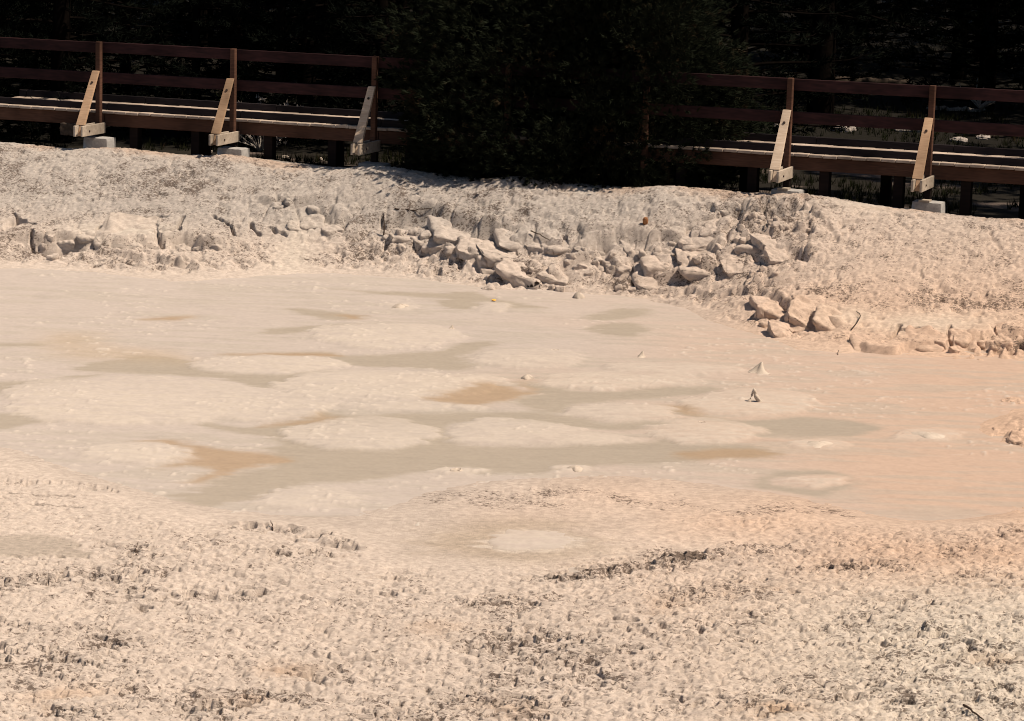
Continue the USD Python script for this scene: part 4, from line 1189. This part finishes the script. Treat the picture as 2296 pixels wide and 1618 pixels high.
splash('mud_splash', 1700, 833, 44, 24, 'cone', 'pointed mud spurt near the right shore, the farther of two', 'mud splash', M_splash)
def spurt(px, py, lbl):
    """A thrown-up sheet of mud frozen in the air: a thick leaning leg and a thin one that meet at the tip over a small foot."""
    import manifold3d as m3
    q = pool_pt(px, py)
    k = q[1] / F * .82

    def chain(pts):
        out = m3.Manifold()
        for (p0, r0), (p1, r1) in zip(pts[:-1], pts[1:]):
            s0 = m3.Manifold.sphere(r0 * k, 14).translate([v * k for v in p0]); s1 = m3.Manifold.sphere(r1 * k, 14).translate([v * k for v in p1])
            out = out + m3.Manifold.batch_hull([s0, s1])
        return out
    body = chain([((17, 0, 0), 7), ((13, 0, 12), 7.5), ((6, -2, 26), 5.5), ((0, -1, 38), 3.5), ((-2, 0, 46), 1.5)]) + chain([((-15, 0, 0), 4), ((-11, 0, 14), 3), ((-6, 0, 30), 2), ((-1, 0, 42), 1.5)]) + chain([((-18, 0, -1), 4), ((0, 3, 0), 3), ((18, 0, -1), 5)])
    msh = body.refine_to_length(3.0 * k).to_mesh()
    v = np.array(msh.vert_properties[:, :3]); f = np.array(msh.tri_verts)
    tm = trimesh.Trimesh(v, f)
    trimesh.smoothing.filter_taubin(tm, iterations=6)
    tm.vertices += tm.vertex_normals * ((meshkit.fbm(tm.vertices * 22, 3, 8) - .5) * .05)[:, None]
    tm.apply_translation(q)
    meta(obj('mud_splash', tm, M_splash, smooth=True), lbl, 'mud splash')


spurt(1690, 908, 'taller mud spurt shaped like an open arch, the nearer of two')
splash('mud_splash', 1437, 799, 22, 14, 'cone', 'tiny dark mud spurt between the big froth patches and right shore', 'mud splash', M_splash)
splash('mud_splash', 1012, 737, 14, 10, 'cone', 'tiny mud spurt above the grey channel in the far half of the pool', 'mud splash', M_splash)
splash('mud_splash', 1396, 923, 18, 9, 'cone', 'tiny dark spurt on the froth patch right of the brown channel', 'mud splash', M_splash)
splash('mud_bubble', 1297, 667, 24, 14, 'dome', 'mud bubble close below the biggest clods at the far shore', 'mud bubble', M_clod)
splash('mud_bubble', 898, 690, 44, 10, 'dome', 'pale mud bubble left of centre near the far shore', 'mud bubble', M_clod)
splash('mud_bubble', 1835, 998, 70, 10, 'dome', 'broad pale mud bubble near the right end of the pool', 'mud bubble', M_clod)
splash('mud_bubble', 2083, 980, 84, 12, 'dome', 'broad pale mud bubble closest to the right shore', 'mud bubble', M_clod)
splash('mud_bubble', 1290, 1054, 36, 12, 'dome', 'small pale mud bubble at the near edge right of centre', 'mud bubble', M_clod)
splash('mud_bubble', 1182, 848, 26, 10, 'dome', 'small mud bubble right above the brown patch', 'mud bubble', M_clod)
splash('mud_crater', 873, 757, 24, 8, 'crater', 'ring shaped burst bubble on the farthest large froth patch', 'mud bubble', M_splash)
splash('mud_crater', 1024, 1058, 26, 9, 'crater', 'ring shaped burst bubble near the pool middle at the near side', 'mud bubble', M_clod)
splash('mud_crater', 1575, 952, 20, 8, 'crater', 'small burst bubble on the froth patch below the nearer spurt', 'mud bubble', M_clod)
splash('mud_crater', 805, 981, 16, 7, 'crater', 'small burst bubble on the large round froth patch left of centre', 'mud bubble', M_clod)
splash('mud_crater', 1245, 789, 18, 6, 'crater', 'small burst bubble right of the grey channel', 'mud bubble', M_clod)

q = pool_pt(1107, 675)
lf = trimesh.creation.icosphere(2, 1.0); lf.apply_scale([.036, .055, .010]); lf.vertices += (meshkit.noise(lf.vertices * 40, 2)[:, None] - .5) * .012
lf.apply_translation(q + [0, 0, .012])
meta(obj('leaf', lf, M_leaf_orange, smooth=True), 'bright orange leaf floating near the far shore of the pool', 'leaf')
q = gpt(1447, 502)
m = stone(srng, .042, .04, .062, 3, .35); m.apply_translation(q + [0, 0, .04])
meta(obj('pine_cone', m, M_rust, smooth=True), 'rusty brown cone standing out on the pale upper bank', 'pine cone')


def twig(pix, r, lbl, zl=None, mat=None):
    """A twig through places in the picture; zl lifts its points above the ground."""
    pts = np.array([gpt(*p_) for p_ in pix])
    zl = np.zeros(len(pts)) if zl is None else np.array(zl)
    pts[:, 2] += zl + r
    u = np.linspace(0, 1, 10)
    uu = np.linspace(0, 1, len(pts))
    pp = np.stack([np.interp(u, uu, pts[:, k]) for k in range(3)], 1)
    pp[1:-1] += np.random.default_rng(int(pix[0][0])).normal(0, r * .5, (8, 3))
    meta(obj('twig', tube(pp, np.linspace(r, r * .5, 10), 6), mat or M_twig, smooth=True), lbl, 'twig')


twig([(885, 470), (925, 474), (968, 470)], .012, 'thin dark stick lying on the crust above the long slab')
b0 = gpt(860, 530)
meta(obj('twig', tube(np.stack([b0 + [0, 0, -.03], b0 + [.01, 0, .14], b0 + [-.005, .01, .33]]), [.016, .012, .006], 6), M_twig, smooth=True), 'dark twig standing upright at the left end of the ledge', 'twig')
twig([(1190, 528), (1212, 538), (1232, 548)], .010, 'short stick slanting over the ledge middle', [.06, .06, .05])
twig([(2160, 1590), (2185, 1604), (2205, 1620)], .010, 'dark twig at the bottom right corner of the photo', [.02, .015, .01])
twig([(306, 1246), (304, 1238), (310, 1228)], .006, 'small upright twig on the near left shore', [0, .02, .05])
twig([(611, 1192), (610, 1186), (607, 1180)], .007, 'short dark twig standing on the near dark ledge', [0, .03, .05])
twig([(1908, 742), (1922, 730), (1930, 716), (1920, 706)], .010, 'curled dry twig on the right bank', [.0, .03, .05, .04], M_log)
twig([(1858, 806), (1876, 804), (1880, 794)], .009, 'bent dark twig at the mud edge below the right ledge', [0, .01, .04])
for k, (px, py, r) in enumerate(((1130, 392, .05), (1100, 388, .03), (640, 354, .05), (470, 340, .04), (1240, 398, .05), (720, 358, .04), (300, 330, .035))):
    q = gpt(px, py + 3)
    m = stone(srng, r * 1.3, r, r, 3, .35); m.apply_translation(q + [0, 0, r * .4])
    meta(obj('crust_lump', m, M_clod, smooth=True), ['pale lump on the skyline of the bank under the pine', 'tiny lump left of the skyline lump under the pine', 'pale lump on the bank crest between the second and third footings', 'lump on the bank crest left of the second footing', 'lump on the bank crest right under the middle of the pine', 'lump on the bank crest left of the third footing', 'lump on the bank crest right of the first footing'][k], 'mud lump')
